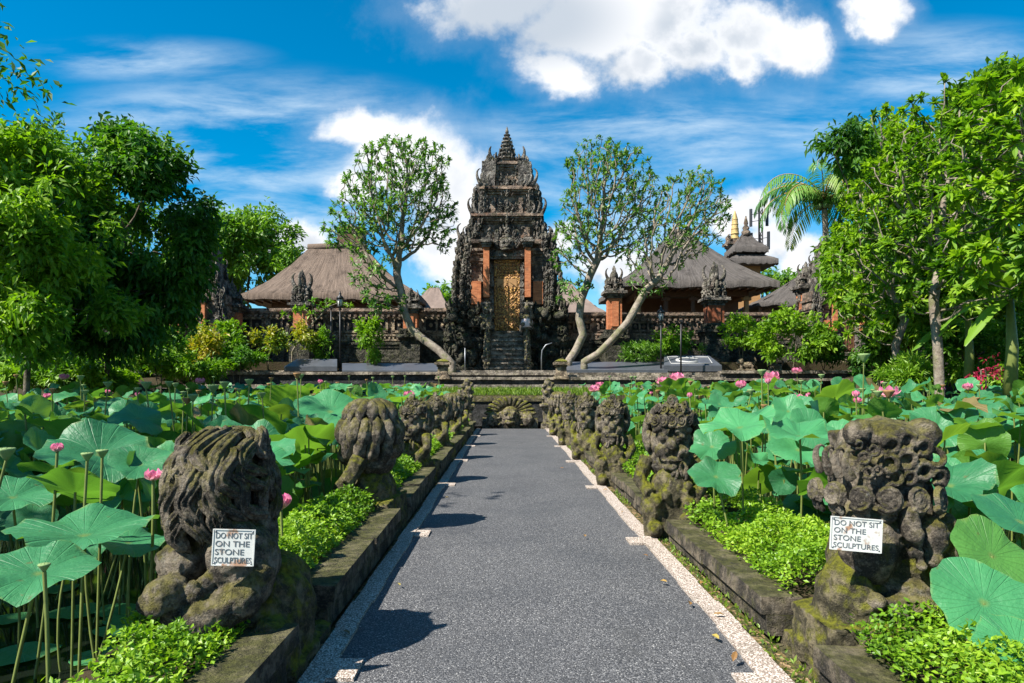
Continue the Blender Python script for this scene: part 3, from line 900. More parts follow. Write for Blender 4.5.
    for q in (-1, 1):
        for yy in (1.1, 2.4):
            horn(cr, (q * .52, yy, zc - .1), (q, 0, 0), 1.2, .22, r0=.17)
            horn(cr, (q * .68, yy, zc - .45), (q, 0, 0), .9, .5, r0=.17)
            cr.ell((q * .6, yy, zc), (.3, .25, .3), 8, 6)
    moulding(cr, 0, 1.75, zc - .2, 1.3, 1.2, [(0, .2), (.08, .12), (-.12, .2)])
    cr.build('crown', M['gate_stone'], root)
    f = MB()
    prof = [(.44, 0)]; z = .0
    for k in range(7):
        r = .54 - k * .06; h = .25 - k * .012
        prof += [(r * .74, z + .02), (r * .8, z + h * .45), (r, z + h * .62), (r, z + h * .85), (r * .66, z + h)]; z += h
    prof += [(.07, z + .02), (.10, z + .12), (.02, z + .4)]
    f.lathe((0, 1.75, Z(162) + .12), prof, 10, smooth=False)
    for k in range(5):
        for a in range(6):
            q = a * PI / 3 + k * .5; rr_ = .46 - k * .06
            horn(f, (rr_ * math.cos(q), 1.75 + rr_ * math.sin(q), Z(162) + .2 + k * .24), (math.cos(q), math.sin(q), 0), .3 - .03 * k, .3, r0=.2)
    f.build('finial', M['gate_stone'], root)
    # stair with carved balustrades
    st = MB(); n = 9
    for k in range(n):
        h = Z(332) * (k + 1) / n
        y0 = -2.6 + k * .3
        st.box((0, (y0 + .55) / 2, h / 2), (1.6, .55 - y0, h), jit=.004)
        st.box((0, y0 - .0, h - .035), (1.64, .16, .07), jit=.006)
    st.build('stair', M['terrace'], root)
    for q in (-1, 1):
        bl = MB()
        for k in range(9):
            h = .55 + k * .22
            bl.box((q * .98, -2.55 + k * .3, h / 2), (.3, .31, h), jit=.01)
        for k in range(14):
            t = k / 13
            horn(bl, (q * .98 + random.uniform(-.08, .08), -2.75 + t * 2.7, .6 + t * 2.0), (0, -1, 0), random.uniform(.35, .5), .7)
            bl.ell((q * .98, -2.7 + t * 2.7, .55 + t * 1.9), (.19, .2, .17), 7, 5)
        lumps(bl, q * .98 - .14, q * .98 + .14, -2.75, .1, .9, 8, .08, .14)
        bl.build('balustrade', M['statue'], root)
    return root
gate = make_gate()
gate.location = (0.0, 36.0, 2.22); gate.scale = (1.03, 1.03, 1.045)
tag(gate, 'tall dark carved stone gate with gilded double door and stacked tiers above a stair', 'temple gate')
for nm, loc, sc_, sd, lab in (('l', (-15.9, 34.5, 1.85), .62, 11, 'smaller carved brick side gate half hidden behind dark green trees'),
                              ('r', (16.9, 34.0, 1.9), .63, 12, 'smaller carved side gate with plain brown door beside the coconut palm')):
    g = copy_tree(gate); g.location = loc; g.scale = (sc_,) * 3
    tag(g, lab, 'temple gate')
    for ch in list(g.children):
        if ch.name.startswith('door'):
            ch.data = ch.data.copy(); ch.data.materials[0] = M['wood']
            for c2 in ch.children: c2.data = c2.data.copy(); c2.data.materials[0] = M['wood']

# ------------------------------------------------------------------ terrace and steps
def X(px, d): return (px - PX0) * d / F
def Zp(py, d): return EYE + (PY0 - py) * d / F
def terrace():
    t = MB()
    # main platform
    t.box((0.5, 43.1, 1.62), (44, 24.0, 1.3), jit=0)
    t.build('terrace', M['terrace']); o = bpy.data.objects['terrace']; tag(o, kind='structure')
    s = MB()
    def course(px0, px1, d, pyt, h, dep=.6, m=0, over=.05):
        x0, x1 = X(px0, d), X(px1, d); z = Zp(pyt, d)
        n = max(1, int((x1 - x0) / 1.4)); L = (x1 - x0) / n
        for k in range(n):
            s.box((x0 + L * (k + .5), d + dep / 2, z - h / 2), (L - .01, dep, h), m=m, jit=.008)
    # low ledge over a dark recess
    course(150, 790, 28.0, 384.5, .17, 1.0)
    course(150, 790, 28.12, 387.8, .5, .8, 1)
    # step courses
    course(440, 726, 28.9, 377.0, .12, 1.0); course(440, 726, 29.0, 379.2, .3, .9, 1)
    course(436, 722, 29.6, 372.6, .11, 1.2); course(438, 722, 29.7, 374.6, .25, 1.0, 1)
    course(556, 720, 29.5, 375, .1, .3)
    # higher edges left and right
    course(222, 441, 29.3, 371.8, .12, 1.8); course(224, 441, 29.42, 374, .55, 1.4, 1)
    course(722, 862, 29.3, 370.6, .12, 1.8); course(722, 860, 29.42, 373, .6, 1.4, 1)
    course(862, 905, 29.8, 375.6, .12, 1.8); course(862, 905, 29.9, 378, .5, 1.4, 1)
    course(726, 905, 28.8, 378.4, .1, .6); 
    course(478, 530, 31.6, 371.2, .12, 1.6)
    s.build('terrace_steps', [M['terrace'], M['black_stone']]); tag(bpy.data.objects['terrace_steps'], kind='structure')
    # bank below the ledge
    g = MB()
    x0, x1 = X(380, 27), X(640, 27)
    g.add([(x0, 26.3, .9), (x1, 26.3, .9), (x1, 26.5, 1.18), (x0, 26.5, 1.18), (x1, 27.9, 1.42), (x0, 27.9, 1.42)], [(0, 1, 2, 3), (3, 2, 4, 5)])
    g.build('bank', M['soil']); tag(bpy.data.objects['bank'], kind='structure')
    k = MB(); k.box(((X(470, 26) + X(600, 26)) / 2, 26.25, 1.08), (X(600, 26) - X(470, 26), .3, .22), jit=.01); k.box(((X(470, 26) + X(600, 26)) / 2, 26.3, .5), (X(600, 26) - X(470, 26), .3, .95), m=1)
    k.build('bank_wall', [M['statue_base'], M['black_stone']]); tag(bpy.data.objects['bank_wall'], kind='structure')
terrace()
def beds():
    b = MB()
    for x0, x1 in ((X(196, 31.6), -3.2), (3.2, X(880, 31.6))):
        b.box(((x0 + x1) / 2, 34.4, 2.35), (x1 - x0, 5.6, .62), jit=.02)
    tag(b.build('garden_bed', M['soil']), kind='structure')
    for q, lab in ((-1, 'plain dark boundary wall behind the left grove'), (1, 'plain dark boundary wall behind the right grove')):
        w = MB(); z = moulding(w, 0, 0, 0, 34, .6, [(.06, .3), (0, 2.6), (.08, .14), (.16, .14)])
        o = w.build('boundary_wall', M['podium'], None, (q * 36.0, 41.0, 1.85)); o.rotation_euler.z = -q * .12; tag(o, lab, 'wall')
beds()
def floor_z(x, y):
    if y > 31.5 and 3.2 < abs(x) < 15: return 2.62
    if y > 29.2 and abs(x) < 15: return 2.2
    return float(ground_h(np.array([x]), np.array([y]))[0]) - .03
def wedge(name, px0, px1, d0, d1, py0, py1, label, cat, th=.14, inlay=None, mat='slate'):
    mb = MB()
    z0, z1 = Zp(py0, d0), Zp(py1, d1)
    a0, a1, b0, b1 = X(px0, d0), X(px1, d0), X(px0, d1), X(px1, d1)
    if name != 'stage_slab': b0 = X(px0, d0) + .25; b1 = X(px1, d0) - .25
    vs = [(a0, d0, z0 - th), (a1, d0, z0 - th), (b1, d1, z0 - th), (b0, d1, z0 - th), (a0, d0, z0), (a1, d0, z0), (b1, d1, z1), (b0, d1, z1)]
    mb.add(vs, [(3, 2, 1, 0), (4, 5, 6, 7), (0, 1, 5, 4), (1, 2, 6, 5), (2, 3, 7, 6), (3, 0, 4, 7)])
    o = mb.build(name, M[mat]); tag(o, label, cat)
    if inlay:
        il = MB(); nx = Vector((0, d1 - d0, z1 - z0)); up = Vector((0, -(z1 - z0), d1 - d0)).normalized()
        c = Vector(((a0 + a1 + b0 + b1) / 4, (d0 + d1) / 2, (z0 + z1) / 2)) + up * .012
        hw = (a1 - a0) / 2 * .8; nn = nx.normalized(); hl = nx.length / 2 * .72
        def P(u, v): return c + Vector((u * hw, 0, 0)) + nn * (v * hl)
        il.tube([P(.9, -.9), P(.9, .9), P(-.9, .9), P(-.9, -.9), P(.9, -.9)], .02, 4)
        il.tube([P(.55 * math.cos(a) - .05, .6 * math.sin(a)) for a in np.linspace(.6, 5.4, 14)], .03, 4)
        il.tube([P(-.55 + .02 * k, .2 * math.sin(k)) for k in range(6)] + [P(-.1, -.5), P(.3, -.2)], .03, 4)
        il.build('inlay', M['white_inlay'], o)
    return o
wedge('stage_slab', 342, 441, 29.9, 31.4, 370.5, 363.2, 'dark slate stage slab left of the gate stair', 'stage slab')
wedge('stage_slab', 566, 668, 29.9, 31.4, 370.0, 361.8, 'dark slate stage slab right of the gate stair, below the frangipani trunk', 'stage slab')
wedge('stone_plaque', 284, 337, 30.0, 31.0, 366.5, 359, 'small tilted dark plaque standing left of the left slab', 'plaque', .2)
wedge('stone_plaque', 664, 722, 29.95, 31.0, 365.5, 355.5, 'tilted grey plaque with white scroll inlay beside the right slab', 'plaque', .26, inlay=True)

def pedestal(px, d, lab):
    r = empty('pedestal', (X(px, d), d, Zp(379, d)))
    b_ = MB(); z = moulding(b_, 0, 0, 0, .42, .42, [(.1, .12), (.04, .08), (0, .32), (.05, .08), (.12, .1)])
    b_.build('shaft', M['wall_stone'], r)
    c = MB(); c.lathe((0, 0, z), [(.24, 0), (.26, .05), (.2, .1), (.12, .14), (.05, .16)], 8, sq=True); c.build('cap', M['statue_base'], r)
    tag(r, lab, 'pedestal', 'square pedestals flanking the wide steps')
pedestal(443, 29.0, 'mossy square stone pedestal at the left end of the wide steps')
pedestal(561, 29.0, 'mossy square stone pedestal at the right end of the wide steps')

# ------------------------------------------------------------------ carved enclosing walls
def carved_wall(px0, px1, d, pyt, pyb, pyg, npan, lab, mat='wall_stone'):
    r = empty('carved_wall', ((X(px0, d) + X(px1, d)) / 2, d, Zp(pyg, d)))
    w = X(px1, d) - X(px0, d); zt = Zp(pyt, d) - Zp(pyg, d); zb = Zp(pyb, d) - Zp(pyg, d)
    b_ = MB()
    z = moulding(b_, 0, .4, 0, w, .9, [(.05, .3), (.0, zb - .6), (.05, .15), (.1, .15)])
    b_.build('plinth', M['podium'], r)
    b_ = MB()
    b_.box((0, .45, (zb + zt) / 2), (w, .5, zt - zb))
    b_.box((0, .40, zb + .12), (w, .6, .1)); b_.box((0, .40, zb + .38), (w, .6, .1))
    n = int(w / .22)
    for k in range(n): b_.box((-w / 2 + (k + .5) * w / n, .17, zb + .25), (.09, .1, .15))
    b_.build('wall_body', M[mat], r)
    c = MB(); moulding(c, 0, .45, zt - .3, w, .5, [(.05, .08), (.14, .1), (.2, .08), (.08, .1)])
    for k in range(int(w / .3)): c.box((-w / 2 + (k + .5) * .3, .05, zt - .36), (.13, .2, .1))
    c.build('coping', M['gate_plain'], r)
    for k in range(npan):
        x = -w / 2 + (k + .5) * w / npan; pw = w / npan * .78
        p = MB(); zc = (zb + .5 + zt - .42) / 2; ph = zt - zb - 1.05
        for (a, e) in ((-1, 0), (1, 0)): p.box((x + a * pw / 2, .16, zc), (.12, .12, ph))
        for a in (-1, 1): p.box((x, .16, zc + a * ph / 2), (pw + .12, .12, .12))
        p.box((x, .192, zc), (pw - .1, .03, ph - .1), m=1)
        m_ = max(2, int(pw / .45))
        for j in range(1, m_): p.box((x - pw / 2 + j * pw / m_, .165, zc), (.1, .1, ph))
        for j in range(m_): p.ell((x - pw / 2 + (j + .5) * pw / m_, .17, zc), (.11, .06, .13), 6, 4)
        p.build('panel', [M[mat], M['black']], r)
    tag(r, lab, 'wall')
carved_wall(203, 452, 37, 309, 342, 374, 8, 'low carved stone wall with panels in front of the brown thatched pavilion')
carved_wall(562, 826, 37, 313, 341, 374, 8, 'low carved stone wall with panels in front of the grey thatched pavilion', 'gate_plain')

def wall_pillar(px, d, pyf, pyb0, pyb1, pyg, lab, s=1.0, brick_m='brick'):
    g0 = Zp(pyg, d)
    r = empty('wall_pillar', (X(px, d), d, g0))
    z0 = Zp(pyb1, d) - g0; z1 = Zp(pyb0, d) - g0; zf = Zp(pyf, d) - g0
    b_ = MB(); moulding(b_, 0, 0, 0, .95 * s, .95 * s, [(.15, .25), (.05, max(.1, z0 - .85)), (.12, .14), (.22, .14), (.1, .16), (0.02, .16)])
    lumps(b_, -.6 * s, .6 * s, -.58 * s, z0 - .55, z0 - .1, 14, .1, .2)
    b_.build('base', M['podium'], r)
    b_ = MB(); b_.box((0, 0, (z0 + z1) / 2), (.72 * s, .72 * s, z1 - z0)); b_.box((0, -.37 * s, (z0 + z1) / 2), (.36 * s, .1, (z1 - z0) * .8))
    b_.build('shaft', M[brick_m], r)
    b_ = MB()
    z = moulding(b_, 0, 0, z1, .7 * s, .7 * s, [(.05, .12), (.14, .12), (.26, .14), (.1, .12)])
    H = zf - z
    z = moulding(b_, 0, 0, z, .5 * s, .5 * s, [(.05, H * .2), (.18, H * .1)])
    for a in range(8):
        o_ = Vector((math.cos(a * PI / 4), math.sin(a * PI / 4), 0))
        karang(b_, o_ * .36 * s + Vector((0, 0, z - H * .16)), o_, H * .38)
        if a % 2 == 0: horn(b_, o_ * .2 * s + Vector((0, 0, z + .02)), o_, H * .62, .3, r0=.15)
    b_.ell((0, 0, z + H * .2), (.24 * s, .24 * s, H * .3), 8, 6)
    b_.lathe((0, 0, z + H * .3), [(.15 * s, 0), (.18 * s, H * .1), (.08 * s, H * .22), (.11 * s, H * .28), (.02, H * .42)], 7)
    b_.build('finial', M['gate_stone'], r)
    tag(r, lab, 'pillar', 'brick pillars with carved crowns along the temple wall')
wall_pillar(302, 36, 270, 311, 328, 374, 'orange brick pillar with carved crown, in front of the brown thatched roof')
wall_pillar(411, 36.2, 288, 314, 329, 374, 'squat orange brick pillar behind the leaning left frangipani trunk')
wall_pillar(614, 36, 266, 299, 330, 374, 'orange brick pillar with carved crown between the two right frangipani trunks')
wall_pillar(714, 35.5, 262, 306, 324, 374, 'brick pillar with tall carved crown in front of the grey thatched roof', 1.15, 'brick_dull')
wall_pillar(806, 36, 262, 294, 322, 374, 'brick pillar with carved crown left of the brown side door')
wall_pillar(233, 36, 283, 313, 330, 374, 'brick pillar half hidden by shrubs left of the brown roof')

# ------------------------------------------------------------------ thatched pavilions
def hip_roof(mb, x0, x1, y0, y1, ze, rx0, rx1, ry, zr, th=.35, sag=.35, m=0, n=10):
    """hipped roof with slightly bowed slopes; returns uv list parallel to vertices added"""
    uvs = []
    b0 = len(mb.v)
    E = [(x0, y0), (x1, y0), (x1, y1), (x0, y1)]
    Rg = [(rx0, ry), (rx1, ry), (rx1, ry), (rx0, ry)]
    vs = []; fs = []
    def side(a, b_, ra, rb, uo):
        nu = 16
        st = len(vs)
        for j in range(n + 1):
            t = j / n
            for i in range(nu + 1):
                u = i / nu
                ex = a[0] + (b_[0] - a[0]) * u; ey = a[1] + (b_[1] - a[1]) * u
                rx = ra[0] + (rb[0] - ra[0]) * u; rY = ra[1] + (rb[1] - ra[1]) * u
                z = ze + (zr - ze) * t - sag * math.sin(PI * t)
                wob = 0.11 * (random.random() - .5) if 0 < j < n else 0.07 * (random.random() - .5)
                vs.append((ex + (rx - ex) * t, ey + (rY - ey) * t, z + wob)); uvs.append((uo + u, t))
        for j in range(n):
            for i in range(nu):
                k = st + j * (nu + 1) + i
                fs.append((k, k + 1, k + nu + 2, k + nu + 1))
        # eave edge
        e0 = len(vs)
        for i in range(nu + 1):
            v = vs[st + i]; vs.append((v[0], v[1], v[2] - th + random.uniform(-.07, .07))); uvs.append((uo + i / nu, -.05))
        for i in range(nu): fs.append((e0 + i, e0 + i + 1, st + i + 1, st + i))
    side(E[0], E[1], Rg[0], Rg[1], 0); side(E[1], E[2], Rg[1], Rg[2], 1.1); side(E[2], E[3], Rg[2], Rg[3], 2.2); side(E[3], E[0], Rg[3], Rg[0], 3.3)
    k = len(vs)
    zc = ze - th
    vs += [(x0, y0, zc), (x1, y0, zc), (x1, y1, zc), (x0, y1, zc)]; uvs += [(0, 0)] * 4
    fs.append((k + 3, k + 2, k + 1, k))
    mb.add(vs, fs, m, True)
    return uvs
def with_uv(o, uvs):
    me = o.data; ul = me.uv_layers.new(name='UVMap')
    for l in me.loops: ul.data[l.index].uv = uvs[l.vertex_index]
def pavilion(x0, x1, y0, y1, ze, rx0, rx1, zr, zg, mat, lab):
    ry = (y0 + y1) / 2
    r = empty('thatched_pavilion', ((x0 + x1) / 2, ry, zg)); off = Vector(r.location)
    L = lambda x, y, z: (x - off.x, y - off.y, z - off.z)
    mb = MB(); uv = hip_roof(mb, x0 - off.x, x1 - off.x, y0 - off.y, y1 - off.y, ze - off.z, rx0 - off.x, rx1 - off.x, 0, zr - off.z)
    o = mb.build('roof', M[mat], r); with_uv(o, uv)
    rb = MB(); rb.tube([L(rx0 - .15, ry, zr - .02), L((rx0 + rx1) / 2, ry, zr + .06), L(rx1 + .15, ry, zr - .02)], .22, 8); rb.build('ridge_cap', M[mat], o)
    w = MB(); ins = 1.5
    # rafters and beams under the eaves
    w.box(L((x0 + x1) / 2, y0 + ins, ze - .55), (x1 - x0 - 2 * ins, .3, .35)); w.box(L((x0 + x1) / 2, y1 - ins, ze - .55), (x1 - x0 - 2 * ins, .3, .35))
    for xx in (x0 + ins, x1 - ins): w.box(L(xx, ry, ze - .555), (.3, y1 - y0 - 2 * ins, .33))
    n = int((x1 - x0) / .5)
    for k in range(n): w.box(L(x0 + .3 + k * .5, y0 + .75, ze - .42), (.09, 1.4, .1))
    w.build('roof_frame', M['wood'], r)
    for k in range(5):
        p = MB(); xx = x0 + ins + k * (x1 - x0 - 2 * ins) / 4
        p.box(L(xx, y0 + ins, (zg + ze) / 2 - .3), (.24, .24, ze - zg - .8)); p.box(L(xx, y0 + ins, ze - .9), (.5, .4, .2), m=0)
        p.build('post', M['wood_light'] if k in (0, 4) else M['wood'], r)
    b_ = MB(); b_.box(L((x0 + x1) / 2, ry + 1.2, (zg + ze) / 2 - .15), (x1 - x0 - 1.2, .2, ze - zg - .3)); b_.build('back_wall', M['wood'], r)
    f = MB(); f.box(L((x0 + x1) / 2, ry, zg + .3), (x1 - x0 - 2, y1 - y0 - 2, .6)); f.build('floor_slab', M['terrace'], r)
    tag(r, lab, 'pavilion')
random.seed(21)
pavilion(-16.0, -5.3, 41, 50, 7.1, -13.1, -9.5, 10.8, 2.2, 'thatch', 'open pavilion with a broad brown thatched hip roof left of the gate')
pavilion(6.7, 16.4, 41, 50, 7.85, 10.9, 12.1, 11.75, 2.2, 'thatch_grey', 'open pavilion with a grey thatched pyramid roof right of the gate')
def small_house(px0, px1, pye, pyr, d, lab, tilt=0, mat='roof_tile', depth=5):
    x0, x1 = X(px0, d), X(px1, d); ze, zr = Zp(pye, d), Zp(pyr, d); zg = 2.2
    r = empty('roofed_shrine', ((x0 + x1) / 2, d + depth / 2, zg)); c = (x0 + x1) / 2
    mb = MB(); uv = hip_roof(mb, x0 - c, x1 - c, -depth / 2, depth / 2, ze - zg, (x0 + x1) / 2 - c - .3 + tilt, (x0 + x1) / 2 - c + .3 + tilt, 0, zr - zg, .2, .2)
    o = mb.build('roof', M[mat], r); with_uv(o, uv)
    b_ = MB(); b_.box((0, .3, (ze - zg) / 2 - .1), ((x1 - x0) * .7, depth * .5, ze - zg - .1)); b_.build('wall', M['gate_plain'], r)
    b_ = MB()
    for q in (-1, 1): b_.box((q * (x1 - x0) * .42, -depth * .4, (ze - zg) / 2 - .1), (.16, .16, ze - zg - .2))
    b_.build('posts', M['wood'], r); r.children[-1].name = 'porch_frame'
    tag(r, lab, 'shrine building')
small_house(396, 452, 309, 282, 44, 'small brown roofed shrine just left of the gate behind the wall', .4)
small_house(548, 606, 312, 278, 44, 'small brown roofed shrine just right of the gate behind the wall', -.4)
small_house(757, 838, 303, 272, 46, 'grey roofed shrine building behind the wall, left of the coconut palm', 1.2, 'thatch_grey')

# two-roofed shrine tower, gilded finial and antenna mast behind the right pavilion
def meru():
    d = 51; r = empty('shrine_tower', (X(746, d), d, 2.2)); k = mpp(d)
    b_ = MB(); b_.box((0, 0, (Zp(262, d) - 2.2) / 2), (1.6, 1.6, Zp(262, d) - 2.2)); b_.box((0, 0, Zp(252, d) - 2.2), (.9, .9, 1.4)); b_.build('core', M['wood_light'], r)
    for (pye, pyr, hw) in ((263, 246, 27), (250, 233, 19)):
        mb = MB(); w = hw * k / 1.15
        uv = hip_roof(mb, -w, w, -w, w, Zp(pye, d) - 2.2, -.25, .25, 0, Zp(pyr, d) - 2.2, .35, .15, n=6)
        o = mb.build('roof', M['thatch_grey'], r); with_uv(o, uv)
    b_ = MB(); b_.lathe((0, 0, Zp(236, d) - 2.2), [(.3, 0), (.35, .3), (.2, .45), (.28, .6), (.12, .8), (.18, .95), (.04, 1.5)], 8); b_.build('finial', M['gate_plain'], r)
    tag(r, 'two-tiered thatched shrine tower beside the gilded spire', 'shrine tower')
    d = 55; r = empty('gilded_spire', (X(735, d), d, 2.2)); k = mpp(d)
    b_ = MB(); h = Zp(243, d) - 2.2
    b_.box((0, 0, h / 2), (1.1, 1.0, h)); moulding(b_, 0, 0, h - .4, 1.1, 1.0, [(.1, .2), (.25, .2), (.05, .25)])
    for q in (-1, 1): karang(b_, (q * .6, -.4, h), (q, -.5, 0), .7)
    b_.build('base', M['gate_plain'], r)
    g = MB(); H = Zp(213, d) - Zp(243, d)
    g.lathe((0, 0, h + .2), [(.34, 0), (.36, .2), (.29, .4), (.32, .7), (.27, H * .45), (.24, H * .7), (.15, H * .85), (.03, H)], 10)
    for k in range(5): g.lathe((0, 0, h + .3 + k * .38), [(.36 - k * .03, 0), (.38 - k * .03, .08), (.33 - k * .03, .12)], 10)
    g.build('spire', M['goldleaf'], r)
    tag(r, 'gilded tapering spire rising behind the grey thatched pavilion', 'spire')
    d = 85; r = empty('antenna_mast', (X(760, d), d, 2)); k = mpp(d); H = Zp(209, d) - 2
    b_ = MB(); w = .35
    for (a, c) in ((-1, -1), (1, -1), (0, 1)): b_.tube([(a * w, c * w, 0), (a * w * .6, c * w * .6, H)], .09, 5)
    n = 24
    for i in range(n):
        for (a, c, e, f) in ((-1, -1, 1, -1), (1, -1, 0, 1), (0, 1, -1, -1)):
            s0 = 1 - .4 * i / n; s1 = 1 - .4 * (i + 1) / n
            b_.tube([(a * w * s0, c * w * s0, H * i / n), (e * w * s1, f * w * s1, H * (i + 1) / n)], .05, 4)
    b_.tube([(0, 0, H), (0, 0, H + 1.2)], .04, 5)
    b_.build('lattice', M['metal'], r)
    for i, (a, zz) in enumerate(((0.4, 0), (2.4, 0), (4.3, 0), (1.2, -3.2), (3.3, -3.2), (5.4, -3.2))):
        b_ = MB(); x, y = 1.15 * math.cos(a), 1.15 * math.sin(a)
        b_.box((x, y, H - .9 + zz), (.3, .22, 2.2), rz=a); b_.tube([(0, 0, H - .5 + zz), (x, y, H - .5 + zz)], .04, 4); b_.tube([(0, 0, H - 1.4 + zz), (x, y, H - 1.4 + zz)], .04, 4)
        b_.build('panel_antenna', M['metal'], r)
    tag(r, 'grey lattice mobile phone mast with panel antennas in the far distance', 'antenna mast')
    # water tank tower seen through the left frangipani
    d = 62; r = empty('tank_tower', (X(352, d), d, 2.2)); zt = Zp(246, d) - 2.2
    b_ = MB(); b_.box((0, 0, zt + .7), (2.2, 2.0, 1.3)); b_.box((0, 0, zt + 1.4), (2.6, 2.4, .2)); b_.build('tank', M['wood'], r)
    b_ = MB()
    for q in (-1, 1): b_.box((q * .9 + .2, 0, zt / 2), (.35, .35, zt))
    b_.build('support', M['metal'], r)
    tag(r, 'dark tower top seen through the branches of the left frangipani', 'tower')
meru()
# ------------------------------------------------------------------ stone guardians beside the path
def lock(mb, c, r, ph0, th0, th1, amp=.18, waves=1.3, rad=.05, n=9, seg=12, k=1.0, ridge=5, phase=0.0, rmp=.16):
    """a ridged lock of stone hair lying on an ellipsoid"""
    pts = []; rr = []
    for i in range(seg + 1):
        t = i / seg
        th = th0 + (th1 - th0) * t
        ph = ph0 + amp * math.sin(waves * 2 * PI * t + phase) * (0.3 + .7 * t)
        q = k * (1 + .10 * math.sin(PI * t))
        p = Vector((c[0] + r[0] * q * math.sin(th) * math.cos(ph), c[1] + r[1] * q * math.sin(th) * math.sin(ph), c[2] + r[2] * q * math.cos(th)))
        pts.append(p); rr.append(rad * (0.55 + .75 * math.sin(PI * min(1, t * .85 + .12))) * (1 - .75 * max(0, t - .7) / .3))
    mb.tube(pts, rr, n * 2, 0, ridge=ridge, ramp=rmp, flat=.8)
def age(o, amp, sc):
    me = o.data; n = len(me.vertices); co = np.empty(n * 3, np.float32); me.vertices.foreach_get('co', co); co = co.reshape(-1, 3)
    no = np.empty(n * 3, np.float32); me.vertices.foreach_get('normal', no); no = no.reshape(-1, 3)
    co = co + no * (fbm(co * sc, 4) * amp + np.minimum(fbm(co * sc * 2.9 + 4, 3) + .1, 0) * amp * 1.6)[:, None]
    me.vertices.foreach_set('co', co.ravel()); me.update(); return o
def snail(mb, p, nrm, r, tw=2.2, thick=.33, m=0):
    """a coiled stone curl"""
    nrm = Vector(nrm).normalized(); a = nrm.orthogonal().normalized(); b = nrm.cross(a)
    pts = []; rr = []; n = 26
    for i in range(n + 1):
        t = i / n; an = t * tw * 2 * PI; q = r * (1 - t * .86)
        pts.append(Vector(p) + a * math.cos(an) * q + b * math.sin(an) * q + nrm * r * (.25 * t + .05)); rr.append(r * thick * (1 - .55 * t))
    mb.tube(pts, rr, 16, m, ridge=4, ramp=.22)
    mb.ell(Vector(p) + nrm * r * .28, r * .2, 7, 5, m)
def ring(mb, p, nrm, r, th):
    nrm = Vector(nrm).normalized(); a = nrm.orthogonal().normalized(); b = nrm.cross(a)
    pts = [Vector(p) + a * math.cos(q) * r + b * math.sin(q) * r for q in np.linspace(0, 1.75 * PI, 12)]
    mb.tube(pts, [th * (1 - .3 * i / 11) for i in range(12)], 7)

def place(root, x, y, rz=0.0, s=1.0):
    root.location = (x, y, 0.0); root.rotation_euler.z = rz; root.scale = (s,) * 3

